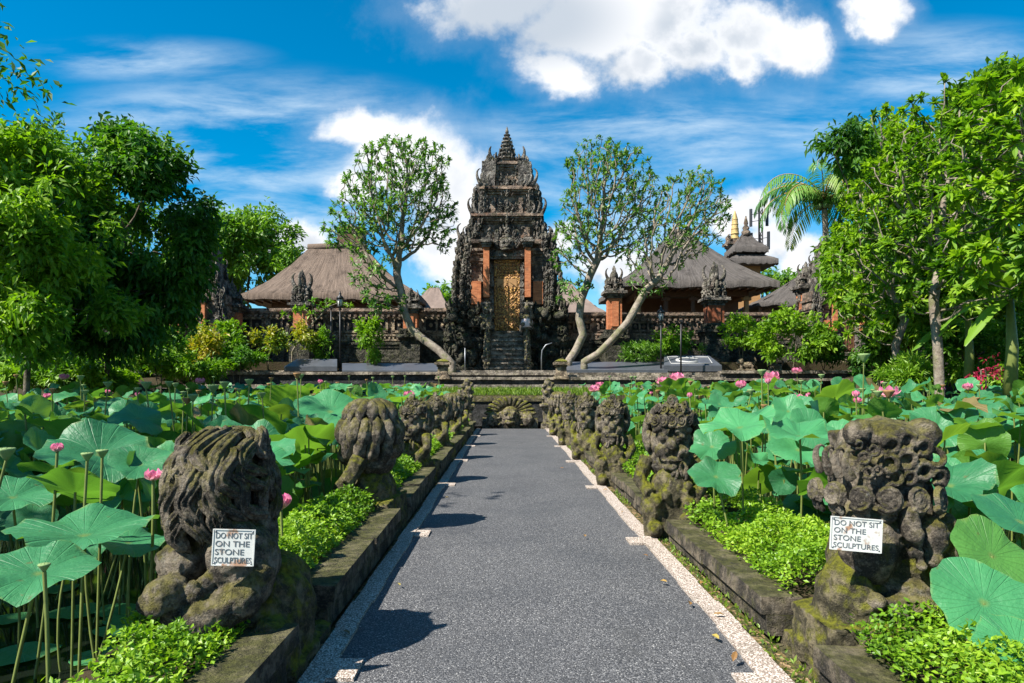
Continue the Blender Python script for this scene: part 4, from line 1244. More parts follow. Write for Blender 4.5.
def lion_with_sign():
    r = empty('guardian_statue')
    random.seed(5)
    # f(x, y, dy): photo-measured front view -> local coordinates
    L = lambda u, v: (-.525 + .0022 * u, 1.463 - .0022 * v)
    b = MB()
    b.ell((.10, .05, .15), (.36, .40, .40)); b.ell((.25, .10, .22), (.21, .34, .40)); b.ell((-.30, -.14, .15), (.19, .26, .20)); b.ell((-.36, -.05, .05), (.22, .3, .16))
    b.ell((.06, -.24, .20), (.19, .18, .17)); b.ell((-.12, -.24, .26), (.17, .16, .13)); b.ell((.30, -.20, .12), (.16, .22, .22)); b.box((0.05, .1, -.08), (.84, .8, .3))
    b.tube([(-.36, -.30, -.02), (-.30, -.36, .12), (-.20, -.34, .27)], [.11, .12, .10], 10); b.tube([(.34, -.28, .3), (.20, -.38, .12), (.06, -.42, .02)], [.09, .09, .08], 10)
    for k in range(9): b.ell((-.42 + .03 * k, -.36 - .012 * k, .02 + .03 * (k % 2)), .045, 7, 5)
    remeshed(b, 'body', M['statue_base'], r, .013, .030, 8)
    h = MB()
    h.ell((-.03, .02, .97), (.235, .33, .355)); h.box((-.04, .03, 1.06), (.37, .48, .42), jit=.01); h.ell((.0, .06, .72), (.25, .30, .30))
    h.ell((.135, -.24, .635), (.165, .17, .245)); h.ell((.21, -.16, .60), (.12, .2, .22))
    h.ell((-.16, -.42, .515), (.112, .12, .105)); h.ell((-.24, -.46, .475), (.055, .06, .058)); h.ell((-.17, -.52, .46), (.05, .04, .04)); h.ell((-.13, -.46, .50), (.035, .03, .03)); h.ell((-.20, -.45, .53), (.03, .03, .028))
    for (u, v, q) in ((122, 392, .055), (112, 365, .045), (118, 420, .05), (135, 350, .045), (150, 372, .06)): x, z = L(u, v); h.ell((x, -.22, z), q, 8, 6)
    h.ell((-.18, -.15, .63), (.14, .2, .13)); h.tube([(-.19, -.34, .41), (.02, -.40, .375), (.19, -.36, .46), (.28, -.24, .62)], [.085, .11, .11, .08], 12)
    h.ell((-.02, -.38, .50), (.07, .06, .07)); h.ell((.03, -.36, .56), (.05, .05, .06))
    for (u, v, q) in ((205, 425, .035), (222, 440, .032), (240, 428, .035), (230, 410, .03), (250, 450, .03)): x, z = L(u, v); h.ell((x, -.43, z), q, 7, 5)
    remeshed(h, 'head', M['statue'], r, .011, .020, 10)
    # mane: wavy ridged locks over the front, shorter layered ones behind
    mn = MB(); random.seed(12)
    c = (-.035, .02, .955); A = (.248, .35, .365); p_ = 2.7
    def surf(x, z, k=1.0):
        u = min(1.0, abs((x - c[0]) / A[0])); v = min(1.0, abs((z - c[2]) / A[2])); f = min(.999, u ** p_ + v ** p_)
        return c[1] - A[1] * k * (1 - f) ** (1 / p_)
    rows = ((1.335, 8, .27), (1.24, 9, .32), (1.12, 9, .32), (1.00, 7, .30), (.90, 4, .24))
    for ri, (z0, n, ln) in enumerate(rows):
        for i in range(n):
            t = (i + .5 * (ri % 2)) / n; x0 = -.27 + (.48 if ri < 3 else (.36 if ri == 3 else .18)) * t
            dr = R(-97 + 42 * min(1, max(0, (x0 + .25) / .5)) + random.uniform(-9, 9)); dx, dz = math.cos(dr), math.sin(dr)
            am = random.uniform(.018, .032); ph = random.uniform(0, 2); pts = []; rr = []; m_ = 20; lk = ln * random.uniform(.85, 1.2); rad = random.uniform(.028, .038); kk = 1.0 + random.uniform(-.01, .05)
            for j in range(m_ + 1):
                s_ = j / m_; w = am * math.sin(1.25 * 2 * PI * s_ + ph)
                x = x0 + dx * lk * s_ - dz * w; z = z0 + dz * lk * s_ + dx * w
                x = max(-.28, min(.21, x)); pts.append(Vector((x, surf(x, z, kk) - .012 * math.sin(PI * s_), z)))
                rr.append(rad * (.5 + .7 * math.sin(PI * min(1, s_ * .8 + .14))) * (1 - .8 * max(0, s_ - .75) / .25))
            mn.tube(pts, rr, 30, 0, ridge=7, ramp=.20, flat=.85)
    for layer, (a0, a1, n) in enumerate(((.15, .95, 12), (.6, 1.35, 14), (1.0, 1.75, 14), (1.4, 2.1, 14))):
        for i in range(n):
            ph = 2 * PI * (i + .5 * (layer % 2)) / n
            if PI * 1.08 < ph % (2 * PI) < PI * 1.93: continue
            lock(mn, c, (A[0] * .97, A[1], A[2]), ph, a0, a1, random.uniform(.1, .2), 1.2, .034, n=14, seg=14, k=1.0, ridge=7, phase=random.uniform(0, 1.2), rmp=.18)
    age(mn.build('mane', M['statue'], r), .012, 14)
    place(r, -1.60, 3.95, 0, 1.0)
    tag(r, 'stone lion with wavy mane seen from behind, white notice fixed to its back', 'statue', 'stone guardians lining the path')
    return r
def demon_with_sign():
    r = empty('guardian_statue')
    random.seed(6)
    b = MB()
    b.ell((.05, .02, .46), (.33, .32, .50)); b.ell((-.25, -.12, .34), (.18, .22, .32)); b.ell((0, 0, .05), (.52, .46, .26)); b.ell((.44, -.08, .18), (.15, .22, .18)); b.ell((.32, -.05, .6), (.13, .26, .27))
    b.ell((-.12, -.33, .12), (.19, .18, .2)); b.box((-.3, -.1, .05), (.36, .5, .5), jit=.03); b.tube([(.35, -.2, .6), (.42, -.32, .42), (.3, -.4, .3)], [.1, .1, .07], 8)
    b.tube([(.02, -.4, .30), (-.1, -.42, .12), (-.14, -.4, -.05)], [.06, .05, .05], 8); b.box((0, .05, -.1), (.86, .8, .3))
    remeshed(b, 'body', M['statue_base'], r, .014, .03, 7)
    h = MB()
    h.box((.03, .03, 1.10), (.40, .46, .44), jit=.01); h.ell((.03, .02, 1.10), (.28, .30, .32)); h.ell((.02, -.03, 1.30), (.24, .26, .11)); h.ell((-.19, -.14, 1.33), (.09, .08, .085)); h.ell((.21, -.12, 1.32), (.11, .09, .10))
    h.ell((.05, .02, .80), (.28, .32, .34)); h.ell((-.15, -.19, .70), (.18, .17, .22)); h.ell((.01, -.33, .86), (.06, .07, .09)); h.ell((.01, -.37, .80), (.055, .05, .045)); h.ell((.16, -.29, .78), (.10, .10, .12))
    h.ell((.28, -.2, .70), (.10, .14, .2)); h.ell((.14, -.33, .66), (.06, .06, .05)); h.ell((.04, -.35, .70), (.035, .04, .035)); h.ell((.05, -.37, .64), (.03, .04, .03))
    h.ell((.05, -.28, .41), (.17, .17, .085)); h.ell((.05, -.22, .50), (.15, .16, .05)); h.ell((.045, -.28, .24), (.17, .16, .095)); h.ell((-.18, -.27, .43), (.07, .1, .05)); h.ell((.2, -.24, .36), (.1, .12, .1))
    for k in range(5): h.ell((.0 + .03 * (k % 2), -.36, .92 - .055 * k), .03, 6, 5)
    remeshed(h, 'head', M['statue'], r, .012, .020, 9)
    cu = MB()
    for (x, y) in ((-.385, -.02), (-.345, -.17), (-.25, -.28), (-.115, -.325), (.045, -.335), (.18, -.315), (.27, -.2), (.29, -.02)):
        nrm = Vector((x * 1.2, -.3, .05)) if abs(x) < .26 else Vector((x, y * .7, .05))
        snail(cu, (x, y, .985), nrm, .068)
        snail(cu, (x * .96, y * .94, .91), nrm + Vector((0, 0, -.15)), .05, 1.6)
    for (x, z, q) in ((-.06, 1.27, .05), (.03, 1.29, .05), (-.07, 1.17, .05), (.03, 1.19, .055), (.13, 1.26, .05), (.2, 1.2, .05), (.13, 1.13, .055), (.22, 1.1, .045), (-.04, 1.09, .045), (.05, 1.09, .04), (-.22, 1.2, .035), (-.16, 1.24, .03), (-.2, 1.12, .035), (-.14, 1.13, .03), (-.25, 1.27, .025)):
        ring(cu, (x, -.262, z), (random.uniform(-.4, .2), -1, random.uniform(-.3, .3)), q * .85, q * .42)
        cu.ell((x, -.25, z + q * .9), (q * .5, q * .5, q * .4), 7, 5)
    for k in range(9):
        horn(cu, (.25, -.25 + .07 * k, 1.05 + .02 * math.sin(k)), (1, -.2, 0), .14, .7)
    for k in range(4): horn(cu, (-.27, -.22 + .12 * k, 1.08), (-1, -.3, 0), .22, .7)
    remeshed(cu, 'mane', M['statue'], r, .005, .004, 16)
    place(r, 2.16, 4.0); r.scale = (.93, 1, 1)
    tag(r, 'stone demon head with a row of coiled curls, white notice on its cheek', 'statue', 'stone guardians lining the path')
    return r
def guardian(seed, vox, label, kind='face', top=1.38):
    """squat guardian facing local -y; 'mane' = a head draped in long ridged hair"""
    r = empty('guardian_statue'); random.seed(seed); U = random.uniform
    b = MB()
    b.box((0, .02, .12), (.68, .66, .46), jit=.03); b.ell((0, 0, .38), (.33, .31, .34)); b.ell((0, -.12, .48), (.25, .24, .26))
    for q in (-1, 1):
        b.ell((q * .25, -.2, .28), (.15, .2, .15)); b.tube([(q * .30, 0, .78), (q * .40, -.1, .58), (q * .27, -.28, .43)], [.11, .10, .08], 8)
        b.ell((q * .2, -.34, .38), (.08, .08, .07)); b.ell((q * .2, -.36, .1), (.11, .12, .09))
    for k in range(5): b.ell((U(-.25, .25), -.33, U(.1, .55)), U(.03, .07), 7, 5)
    remeshed(b, 'body', M['statue_base'], r, vox * 1.2, .028, 8)
    h = MB(); z = .96
    h.ell((0, 0, z), (.28 + U(-.02, .03), .28, .27)); h.ell((0, .02, z + .2), (.26, .25, .15 + U(0, .04))); h.ell((0, .05, .75), (.3, .26, .2))
    if kind == 'face':
        for q in (-1, 1):
            h.ell((q * .11, -.24, z + .07), (.062, .06, .055)); h.ell((q * .12, -.22, z - .09), (.1, .09, .075)); h.tube([(q * .03, -.28, z + .12), (q * .13, -.27, z + .17), (q * .23, -.18, z + .12)], [.03, .045, .03], 8)
            h.ell((q * .29, .0, z), (.05, .09, .12)); h.ell((q * .19, -.02, z + .30), (.085, .08, .085))
            h.tube([(q * .08, -.29, z - .14), (q * .1, -.31, z - .09), (q * .1, -.30, z - .05)], [.022, .02, .01], 6)
        h.ell((0, -.30, z - .01), (.07, .07, .06)); h.ell((0, -.27, z - .17), (.15, .09, .035)); h.ell((0, -.24, z - .23), (.13, .1, .05))
        h.ell((0, -.05, z + .32), (.15, .15, .12))
    else:
        h.ell((0, -.27, z - .18), (.13, .14, .11)); h.ell((0, -.32, z - .12), (.07, .07, .06)); h.ell((0, .0, z + .04), (.33, .32, .33))
        for q in (-1, 1): h.ell((q * .13, -.25, z + .02), (.07, .07, .06))
    remeshed(h, 'head', M['statue'], r, vox, .024, 10)
    m = MB()
    if kind == 'face':
        n = 9
        for k in range(n):
            a = PI + (k + .5) * PI / n
            p = (math.cos(a) * .30, math.sin(a) * .30 + .0, z + .235); snail(m, p, (math.cos(a), math.sin(a), .15), .062 + U(-.006, .008), 1.9)
        for k in range(7):
            a = PI + (k + .5) * PI / 7
            snail(m, (math.cos(a) * .2, math.sin(a) * .2, z + .345), (math.cos(a), math.sin(a), .5), U(.05, .075), 1.5)
        snail(m, (0, -.12, z + .42), (0, -1, .4), .08, 1.6)
        for k in range(12): lock(m, (0, .02, z + .05), (.3, .3, .34), PI * (k + .5) / 12, .5, 2.3, .1, 1.2, .05, 6, 9)
        for k in range(6): horn(m, (U(-.2, .2), -.28, U(.45, .68)), (U(-1, 1), -.5, 0), .2, .8)
    else:
        for layer, (a0, a1, n) in enumerate(((.1, 1.3, 13), (1.0, 2.0, 15), (1.6, 2.45, 13))):
            for k in range(n):
                ph = 2 * PI * (k + .5 * layer) / n
                if layer == 2 and PI * 1.3 < ph % (2 * PI) < PI * 1.7: continue
                lock(m, (0, 0, z + .04), (.33, .32, .34), ph, a0, a1 + U(-.1, .1), U(.03, .08), 1.0, .055, 7, 9, 1.0)
    age(m.build('mane', M['statue'], r), .014, 12)
    tag(r, label, 'statue', 'stone guardians lining the path')
    return r
lion = lion_with_sign(); demon = demon_with_sign()
ordn = ['', 'second', 'third', 'fourth', 'fifth', 'last']
Ldesc = ['', 'maned stone guardian with long straight hair, second of the left row', 'crouching stone guardian with twisted limbs, third of the left row', 'weathered stone guardian, fourth of the left row',
         'small looking stone guardian, fifth of the left row', 'stone guardian at the far end of the left row beside the end post']
Rdesc = ['', 'crowned stone guardian with mossy lap, second of the right row', 'bulky dark stone guardian with raised crest, third of the right row', 'round headed stone guardian, fourth of the right row',
         'narrow stone guardian, fifth of the right row', 'stone guardian at the far end of the right row beside the end post']
for i in range(1, 6):
    vox = .014 if i == 1 else (.018 if i == 2 else .026)
    g = guardian(30 + i, vox, Ldesc[i], 'mane' if i in (1, 4) else 'face'); place(g, *LST[i], R(-100 if i == 1 else -35 - 10 * (i % 2)), 1.0); g.scale = ((.94, .94, 1.04) if i == 1 else (.8, .8, 1.0))
    g = guardian(50 + i, vox, Rdesc[i], 'mane' if i == 5 else 'face'); place(g, *RST[i], R(-12 if i == 1 else -25 + 8 * (i % 3)), 1.03); g.scale = (.84, .84, 1.03) if i == 1 else (.76, .76, 1.0)

def notice(px, py, d, wpx, hpx, rz, tilt, label):
    k = mpp(d); w, h = wpx * k, hpx * k
    mb = MB(); mb.box((0, 0, 0), (w, .006, h))
    for q in (-1, 1):
        mb.box((q * (w / 2 - .002), -.004, 0), (.006, .004, h)); mb.box((0, -.0045, q * (h / 2 - .002)), (w - .008, .004, .006))
    for qx in (-1, 1):
        for qz in (-1, 1): mb.ell((qx * (w / 2 - .013), -.005, qz * (h / 2 - .012)), (.005, .004, .005), 8, 5, 1)
    o = mb.build('warning_sign', [M['sign'], M['grey_metal']])
    o.location = at(px, py, d); o.rotation_euler = (R(-3), R(tilt), R(rz))
    tag(o, label, 'sign', 'white notices on the stone guardians')
    for i, s in enumerate(("DO NOT SIT", "ON THE", "STONE", "SCULPTURES")):
        cu = bpy.data.curves.new('lettering', 'FONT'); cu.body = s; cu.size = h * .225; cu.extrude = .0008; cu.align_x = 'LEFT'
        t_ = bpy.data.objects.new('tmp_text', cu); COL.objects.link(t_); bpy.context.view_layer.update()
        me = bpy.data.meshes.new_from_object(t_.evaluated_get(bpy.context.evaluated_depsgraph_get())); bpy.data.objects.remove(t_, do_unlink=True)
        me.materials.clear(); me.materials.append(M['ink'])
        xs = [v.co.x for v in me.vertices]; sx = min(1.15, (w * .88) / max(xs)) if i in (0, 3) else 1.12
        for v in me.vertices: v.co.x *= sx
        l = bpy.data.objects.new('lettering', me); COL.objects.link(l); l.parent = o
        l.rotation_euler = (R(90), 0, 0); l.location = (-w * .44, -.0042, h * (.25 - .225 * i))
notice(233.5, 547.5, 3.50, 41, 36, 5, 2.5, 'white DO NOT SIT notice on the lion with the wavy mane')
notice(856, 534.5, 3.60, 49, 33, -7, 3.5, 'white DO NOT SIT notice on the demon with coiled curls')

# carved fan and mask closing the far end of the path, with two posts
def end_relief():
    r = empty('carved_relief', (.12, 25.75, 0)); random.seed(9)
    b = MB(); b.ell((0, .1, .25), (.95, .3, .45)); b.ell((0, -.1, .45), (.36, .3, .36)); b.ell((0, -.34, .40), (.14, .12, .1)); b.ell((0, -.3, .2), (.24, .16, .1)); b.box((0, .1, .1), (2.1, .4, .5))
    for q in (-1, 1):
        b.ell((q * .16, -.34, .56), .08); b.ell((q * .65, -.1, .3), (.25, .2, .28))
        for k in range(6): ring(b, (q * (.45 + .12 * (k % 3)), -.2, .18 + .25 * (k // 3)), (0, -1, 0), .08, .035)
    remeshed(b, 'mask', M['statue'], r, .025, .03, 8)
    f = MB()
    for k in range(13):
        a = PI * (k + .5) / 13; c, s = math.cos(a), math.sin(a)
        f.tube([(c * .3, .05, .5 + s * .25), (c * .62, .0, .5 + s * .45), (c * .9, -.04, .46 + s * .66), (c * .98, -.1, .46 + s * .68)], [.06, .10, .08, .03], 7)
    f.build('fan', M['statue_base'], r)
    tag(r, 'carved stone mask with a fan of leaves closing the far end of the path', 'relief')
    for x, s, lab in ((-1.46, 41, 'tall carved end post with knob finial left of the stone fan'), (1.50, 42, 'tall carved end post with knob finial right of the stone fan')):
        r = empty('end_post', (x, 25.1, 0)); random.seed(s); b = MB()
        moulding(b, 0, 0, -.1, .36, .36, [(.06, .3), (0, .5), (.06, .1), (.12, .1)])
        for k in range(14): a = k * 2.4; b.ell((.17 * math.cos(a), .17 * math.sin(a), .9 + .055 * k), (.1, .1, .09), 7, 5)
        b.ell((0, 0, 1.25), (.2, .2, .4)); b.ell((0, 0, 1.68), (.15, .15, .17))
        for k in range(5): horn(b, (0, 0, 1.6), (math.cos(k * 1.26), math.sin(k * 1.26), 0), .3, .5)
        remeshed(b, 'post', M['statue'], r, .024, .02, 8)
        tag(r, lab, 'end post')
end_relief()

# small guardians beside the gate stair and on the terrace
def attendant(px, py, d, s, label, cloth, seed):
    r = empty('attendant_figure', at(px, py, d)); r.scale = (s,) * 3; random.seed(seed)
    b = MB(); b.box((0, 0, .1), (.6, .5, .2)); b.ell((0, 0, .45), (.26, .22, .36)); b.ell((0, -.05, 1.0), (.17, .18, .2)); b.ell((0, 0, 1.2), (.13, .13, .16)); b.ell((0, 0, 1.38), (.06, .06, .1))
    for q in (-1, 1): b.tube([(q * .24, 0, .78), (q * .33, -.12, .6), (q * .2, -.26, .6)], [.09, .08, .06], 7); b.ell((q * .18, -.15, .25), (.13, .2, .13)); b.ell((q * .2, .02, 1.05), (.06, .05, .12)); horn(b, (q * .12, 0, 1.15), (q, 0, 0), .25, .5)
    b.tube([(.2, -.26, .2), (.2, -.28, 1.0)], [.06, .09], 7)
    remeshed(b, 'body', M['statue'], r, .03, .03, 6)
    if cloth:
        c = MB(); c.lathe((0, -.01, .12), [(.33, 0), (.31, .15), (.28, .35), (.27, .42)], 14); c.build('waist_cloth', M['cloth'], r)
    tag(r, label, 'statue')
attendant(527, 330, 35.4, 1.05, 'small stone attendant in a pale waist cloth right of the gilded door', True, 3)
attendant(487, 330, 35.4, 1.05, 'small dark stone attendant left of the gilded door', False, 4)
def small_lion(px, py, d, s, label, seed, mat='wall_stone'):
    p_ = at(px, py, d); p_.z = floor_z(p_.x, d); r = empty('stone_lion', p_); r.scale = (s,) * 3; random.seed(seed)
    b = MB(); b.box((0, 0, .08), (1.1, .5, .16)); b.ell((.1, 0, .42), (.42, .2, .22)); b.ell((-.35, -.02, .62), (.2, .2, .22)); b.ell((-.52, -.05, .55), (.1, .11, .1)); b.ell((-.3, 0, .75), (.16, .18, .12))
    for x, y in ((-.3, -.12), (-.3, .12), (.4, -.12), (.4, .12)): b.tube([(x, y, .4), (x - .03, y, .12)], [.1, .08], 7)
    b.tube([(.5, 0, .45), (.62, 0, .7), (.52, 0, .9)], [.06, .07, .08], 7)
    for q in (-1, 1): b.ell((-.28, q * .14, .84), (.05, .04, .07))
    remeshed(b, 'body', M[mat], r, .035, .03, 6)
    tag(r, label, 'statue')
small_lion(746, 361, 31, .72, 'small pale stone lion beside the white inlay plaque', 1)
small_lion(775, 360, 31.5, .62, 'small weathered stone lion under the bright green shrub', 2)
small_lion(182, 372, 30, .85, 'dark stone lion among the shrubs by the left terrace end', 3, 'podium')

def garden_lamp(px, pyb, pyt, d, label, fancy=True):
    zb = Zp(pyb, d); H = Zp(pyt, d) - zb
    r = empty('garden_lamp', (X(px, d), d, zb))
    b = MB(); b.tube([(0, 0, 0), (0, 0, H * .8 if fancy else H)], [.04, .032], 7); b.lathe((0, 0, 0), [(.11, 0), (.1, .06), (.05, .16)], 8); b.build('pole', M['metal'], r)
    if fancy:
        b = MB(); z = H * .76
        b.lathe((0, 0, z), [(.03, 0), (.1, .05), (.04, .1), (.14, .16), (.16, .2)], 8); b.lathe((0, 0, z + .52), [(.19, 0), (.14, .1), (.05, .18), (.06, .24), (.01, .36)], 8)
        for k in range(4): b.tube([(.13 * math.cos(k * PI / 2), .13 * math.sin(k * PI / 2), z + .2), (.15 * math.cos(k * PI / 2), .15 * math.sin(k * PI / 2), z + .53)], .02, 4)
        b.build('lantern', M['metal'], r)
        g = MB(); g.lathe((0, 0, z + .2), [(.1, 0), (.12, .32)], 8); g.build('glass', M['lens'], r)
    else:
        b = MB(); b.box((0, 0, H + .04), (.14, .14, .1)); b.build('head', M['metal'], r)
    tag(r, label, 'lamp')
garden_lamp(340, 372, 291, 31, 'black post lamp with lantern in front of the brown thatched pavilion')
garden_lamp(331, 366, 308, 31.8, 'thin black pole just left of the left lantern post', False)
garden_lamp(661, 372, 310, 30.2, 'black lantern post standing before the right slab', True)
garden_lamp(681, 376, 322, 29.2, 'thin black pole in front of the white inlay plaque', False)
def handrail(px, pyb, pyt, d, bend, label):
    zb = Zp(pyb, d); H = Zp(pyt, d) - zb; r = MB()
    pts = [(0, 0, 0), (0, 0, H * .5), (0.03, 0, H * .75), (bend * .4, 0, H * .93), (bend, 0, H)] if bend else [(0, 0, 0), (0, 0, H)]
    r.tube(pts, .028, 6); o = r.build('handrail', M['grey_metal'], None, (X(px, d), d, zb)); tag(o, label, 'handrail')
handrail(541.5, 372, 343, 32, .5, 'bent grey metal handrail right of the gate stair')
handrail(465, 374, 348, 31.5, 0, 'straight grey metal post left of the gate stair')
# ------------------------------------------------------------------ vegetation
def unit(v): return v / np.maximum(np.linalg.norm(v, axis=-1, keepdims=True), 1e-9)
def leaf_mesh(name, base, dirs, nrm, L, W, mat, parent, rnd, fold=.25, droop=0.0, bent=False):
    """one folded leaf per row"""
    base = np.asarray(base, float); n = len(base)
    d = unit(dirs); nn = unit(nrm - d * np.sum(nrm * d, -1, keepdims=True)); s = np.cross(d, nn)
    L = np.broadcast_to(np.asarray(L, float).reshape(-1, 1), (n, 1)); W = np.broadcast_to(np.asarray(W, float).reshape(-1, 1), (n, 1))
    tip = base + d * L - np.array([0, 0, 1.0]) * L * droop
    if not bent:
        mid = base + d * L * .5
        l = mid + s * W / 2 + nn * W * fold; r = mid - s * W / 2 + nn * W * fold
        V = np.stack([base, l, tip, r], 1).reshape(-1, 3); i = np.arange(n)[:, None] * 4
        f = [np.concatenate([i + [0, 2, 1], i + [0, 3, 2]], 0)]
        k = 4
    else:
        m1 = base + d * L * .35 + nn * L * .03; m2 = base + d * L * .72 - np.array([0, 0, 1.0]) * L * droop * .4 + nn * L * .02
        l1 = m1 + s * W * .46 + nn * W * fold; r1 = m1 - s * W * .46 + nn * W * fold
        l2 = m2 + s * W * .40 + nn * W * fold * .8; r2 = m2 - s * W * .40 + nn * W * fold * .8
        V = np.stack([base, l1, m1, r1, l2, m2, r2, tip], 1).reshape(-1, 3); i = np.arange(n)[:, None] * 8
        f = [np.concatenate([i + [0, 2, 1], i + [0, 3, 2], i + [4, 5, 7], i + [5, 6, 7]], 0), np.concatenate([i + [1, 2, 5, 4], i + [2, 3, 6, 5]], 0)]
        k = 8
    return np_mesh(name, V, f, mat, parent, rnd=np.repeat(rnd, k), smooth=False)

def grow(roots, attr, step=.3, infl=2.2, kill=.5, iters=90, up=.12, wob=.15, r=None):
    """space colonisation: roots = list of (point, parent index); returns points, parents"""
    r = r or rng
    P = [np.array(p, float) for p, _ in roots]; par = [q for _, q in roots]
    A = np.array(attr, float); N = np.array(P)
    D = np.linalg.norm(A[:, None] - N[None], axis=2); bi = D.argmin(1); bd = D.min(1); alive = bd > kill
    for it in range(iters):
        ok = alive & ((bd < infl) | (it < 25))
        if not ok.any(): break
        k, inv = np.unique(bi[ok], return_inverse=True)
        dv = np.zeros((len(k), 3)); np.add.at(dv, inv, unit(A[ok] - N[bi[ok]]))
        dv = unit(unit(dv) + np.array([0, 0, up]) + r.normal(0, wob, dv.shape))
        q = N[k] + dv * step
        good = np.array([np.min(np.sum((N - x) ** 2, 1)) > (step * .4) ** 2 for x in q])
        # an attractor that keeps asking for a blocked step is dropped
        if not good.all():
            bad = set(k[~good]); drop = ok & np.isin(bi, list(bad)); alive &= ~(drop & (r.random(len(A)) < .5))
        if not good.any(): continue
        n0 = len(N); N = np.concatenate([N, q[good]]); par += [int(x) for x in k[good]]
        Dn = np.linalg.norm(A[:, None] - N[None, n0:], axis=2); j = Dn.argmin(1); m = Dn.min(1)
        u = m < bd; bd[u] = m[u]; bi[u] = n0 + j[u]
        alive &= bd > kill
    return N, np.array(par)
def tree_mesh(name, P, par, mat, parent, rtip=.02, rmax=.3, ex=2.3, nside=6, keep=None):
    n = len(P); ch = [[] for _ in range(n)]
    for i, p in enumerate(par):
        if p >= 0: ch[p].append(i)
    rad = np.zeros(n)
    order = []
    st = [i for i in range(n) if par[i] < 0]
    while st:
        i = st.pop(); order.append(i); st += ch[i]
    for i in reversed(order): rad[i] = rtip if not ch[i] else (sum(rad[c] ** ex for c in ch[i])) ** (1 / ex)
    rad = np.minimum(rad, rmax)
    mb = MB()
    for i in order:
        for c in ch[i]:
            big = max(ch[i], key=lambda q: rad[q])
            if par[i] >= 0 and c == big: continue          # continued by an earlier chain
            chain = [i, c]
            while ch[chain[-1]]:
                chain.append(max(ch[chain[-1]], key=lambda q: rad[q]))
            rr = [rad[k] for k in chain]; rr[0] = rad[chain[1]] if par[i] >= 0 else rr[0]
            ns = nside if rr[0] > .06 else 4
            mb.tube([P[k] for k in chain], rr, ns)
    o = mb.build(name, mat, parent)
    tips = [i for i in range(n) if not ch[i]]
    return o, rad, tips, ch
def in_ellipsoids(n, ells, r, shell=0.0):
    vol = np.array([e[1][0] * e[1][1] * e[1][2] for e in ells]); w = vol / vol.sum(); out = []
    idx = r.choice(len(ells), n, p=w)
    for k in idx:
        v = r.normal(size=3); v /= np.linalg.norm(v); q = (shell + (1 - shell) * r.random()) ** (1 / 3) if shell == 0 else (shell ** 3 + (1 - shell ** 3) * r.random()) ** (1 / 3)
        out.append(np.array(ells[k][0]) + v * q * np.array(ells[k][1]))
    return np.array(out)
def poly(pts, parent0=-1, start=0, sub=4):
    """polyline resampled to nodes for grow()"""
    out = []; prev = parent0
    for a, b in zip(pts[:-1], pts[1:]):
        for i in range(sub):
            t = i / sub; out.append((np.array(a) * (1 - t) + np.array(b) * t, prev)); prev = start + len(out) - 1
    out.append((np.array(pts[-1]), prev)); return out

def rosettes(pts, r, n, L, W, out_c, spread=.9):
    """n leaves around every point"""
    k = len(pts); B = np.repeat(pts, n, 0) + r.normal(0, .03, (k * n, 3))
    ax = unit((pts - out_c) * np.array([1, 1, .8]) + np.array([0, 0, .6]) + r.normal(0, .3, (k, 3)))
    ax = np.repeat(ax, n, 0)
    d = unit(r.normal(size=(k * n, 3)) * spread + ax * .7)
    nn = unit(ax + np.array([0, 0, .5]))
    return B, d, nn, L * r.uniform(.6, 1.15, k * n), W * r.uniform(.7, 1.15, k * n)

def frangipani(trunks, ells, nattr, seed, label, loc, leafL=.26, nleaf=7, mats=('bark', 'leaf_frang'), step=.25, kill=.31, group=None, frac=1.0, rmax=.185, name='frangipani_tree', rtip=.015, up=.14):
    r = np.random.default_rng(seed); loc = np.array(loc); loc[2] = min(loc[2], floor_z(loc[0], loc[1])); root = empty(name, loc)
    trunks = [[np.array((t_[0][0], t_[0][1], floor_z(t_[0][0], t_[0][1]) - .1))] + list(t_) for t_ in trunks]
    nodes = []
    for tr in trunks:
        nodes += poly([np.array(p) - loc for p in tr], -1, len(nodes), 4)
    attr = in_ellipsoids(nattr, [(np.array(c) - loc, e) for c, e in ells], r)
    P, par = grow(nodes, attr, step, 3.0, kill, 150, up, .2, r)
    tr, rad, tips, ch = tree_mesh('trunk', P, par, M[mats[0]], root, rtip, rmax, 2.25, 7)
    T = P[tips]; T = T[r.random(len(T)) < frac]
    small = np.where((rad < rtip * 2.2))[0]; ex = P[r.choice(small, int(len(small) * .35), replace=False)]
    T = np.concatenate([T, ex])
    B, d, nn, L, W = rosettes(T, r, nleaf, leafL, leafL * .34, (np.mean([np.array(c) - loc for c, _ in ells], 0)) - np.array([0, 0, 2.0]))
    rn = np.clip(np.repeat(r.random(len(T)) * .7, nleaf) + r.random(len(B)) * .35, 0, 1)
    leaf_mesh('crown', B, d, nn, L, W, M[mats[1]], root, rn, .15, .15, True)
    tag(root, label, 'tree', group)
    return root
def E(px, py, d, rpx, rpy, rd):
    k = mpp(d); return (at(px, py, d), (rpx * k, rd, rpy * k))
def pl(*pts): return [at(*p) for p in pts]

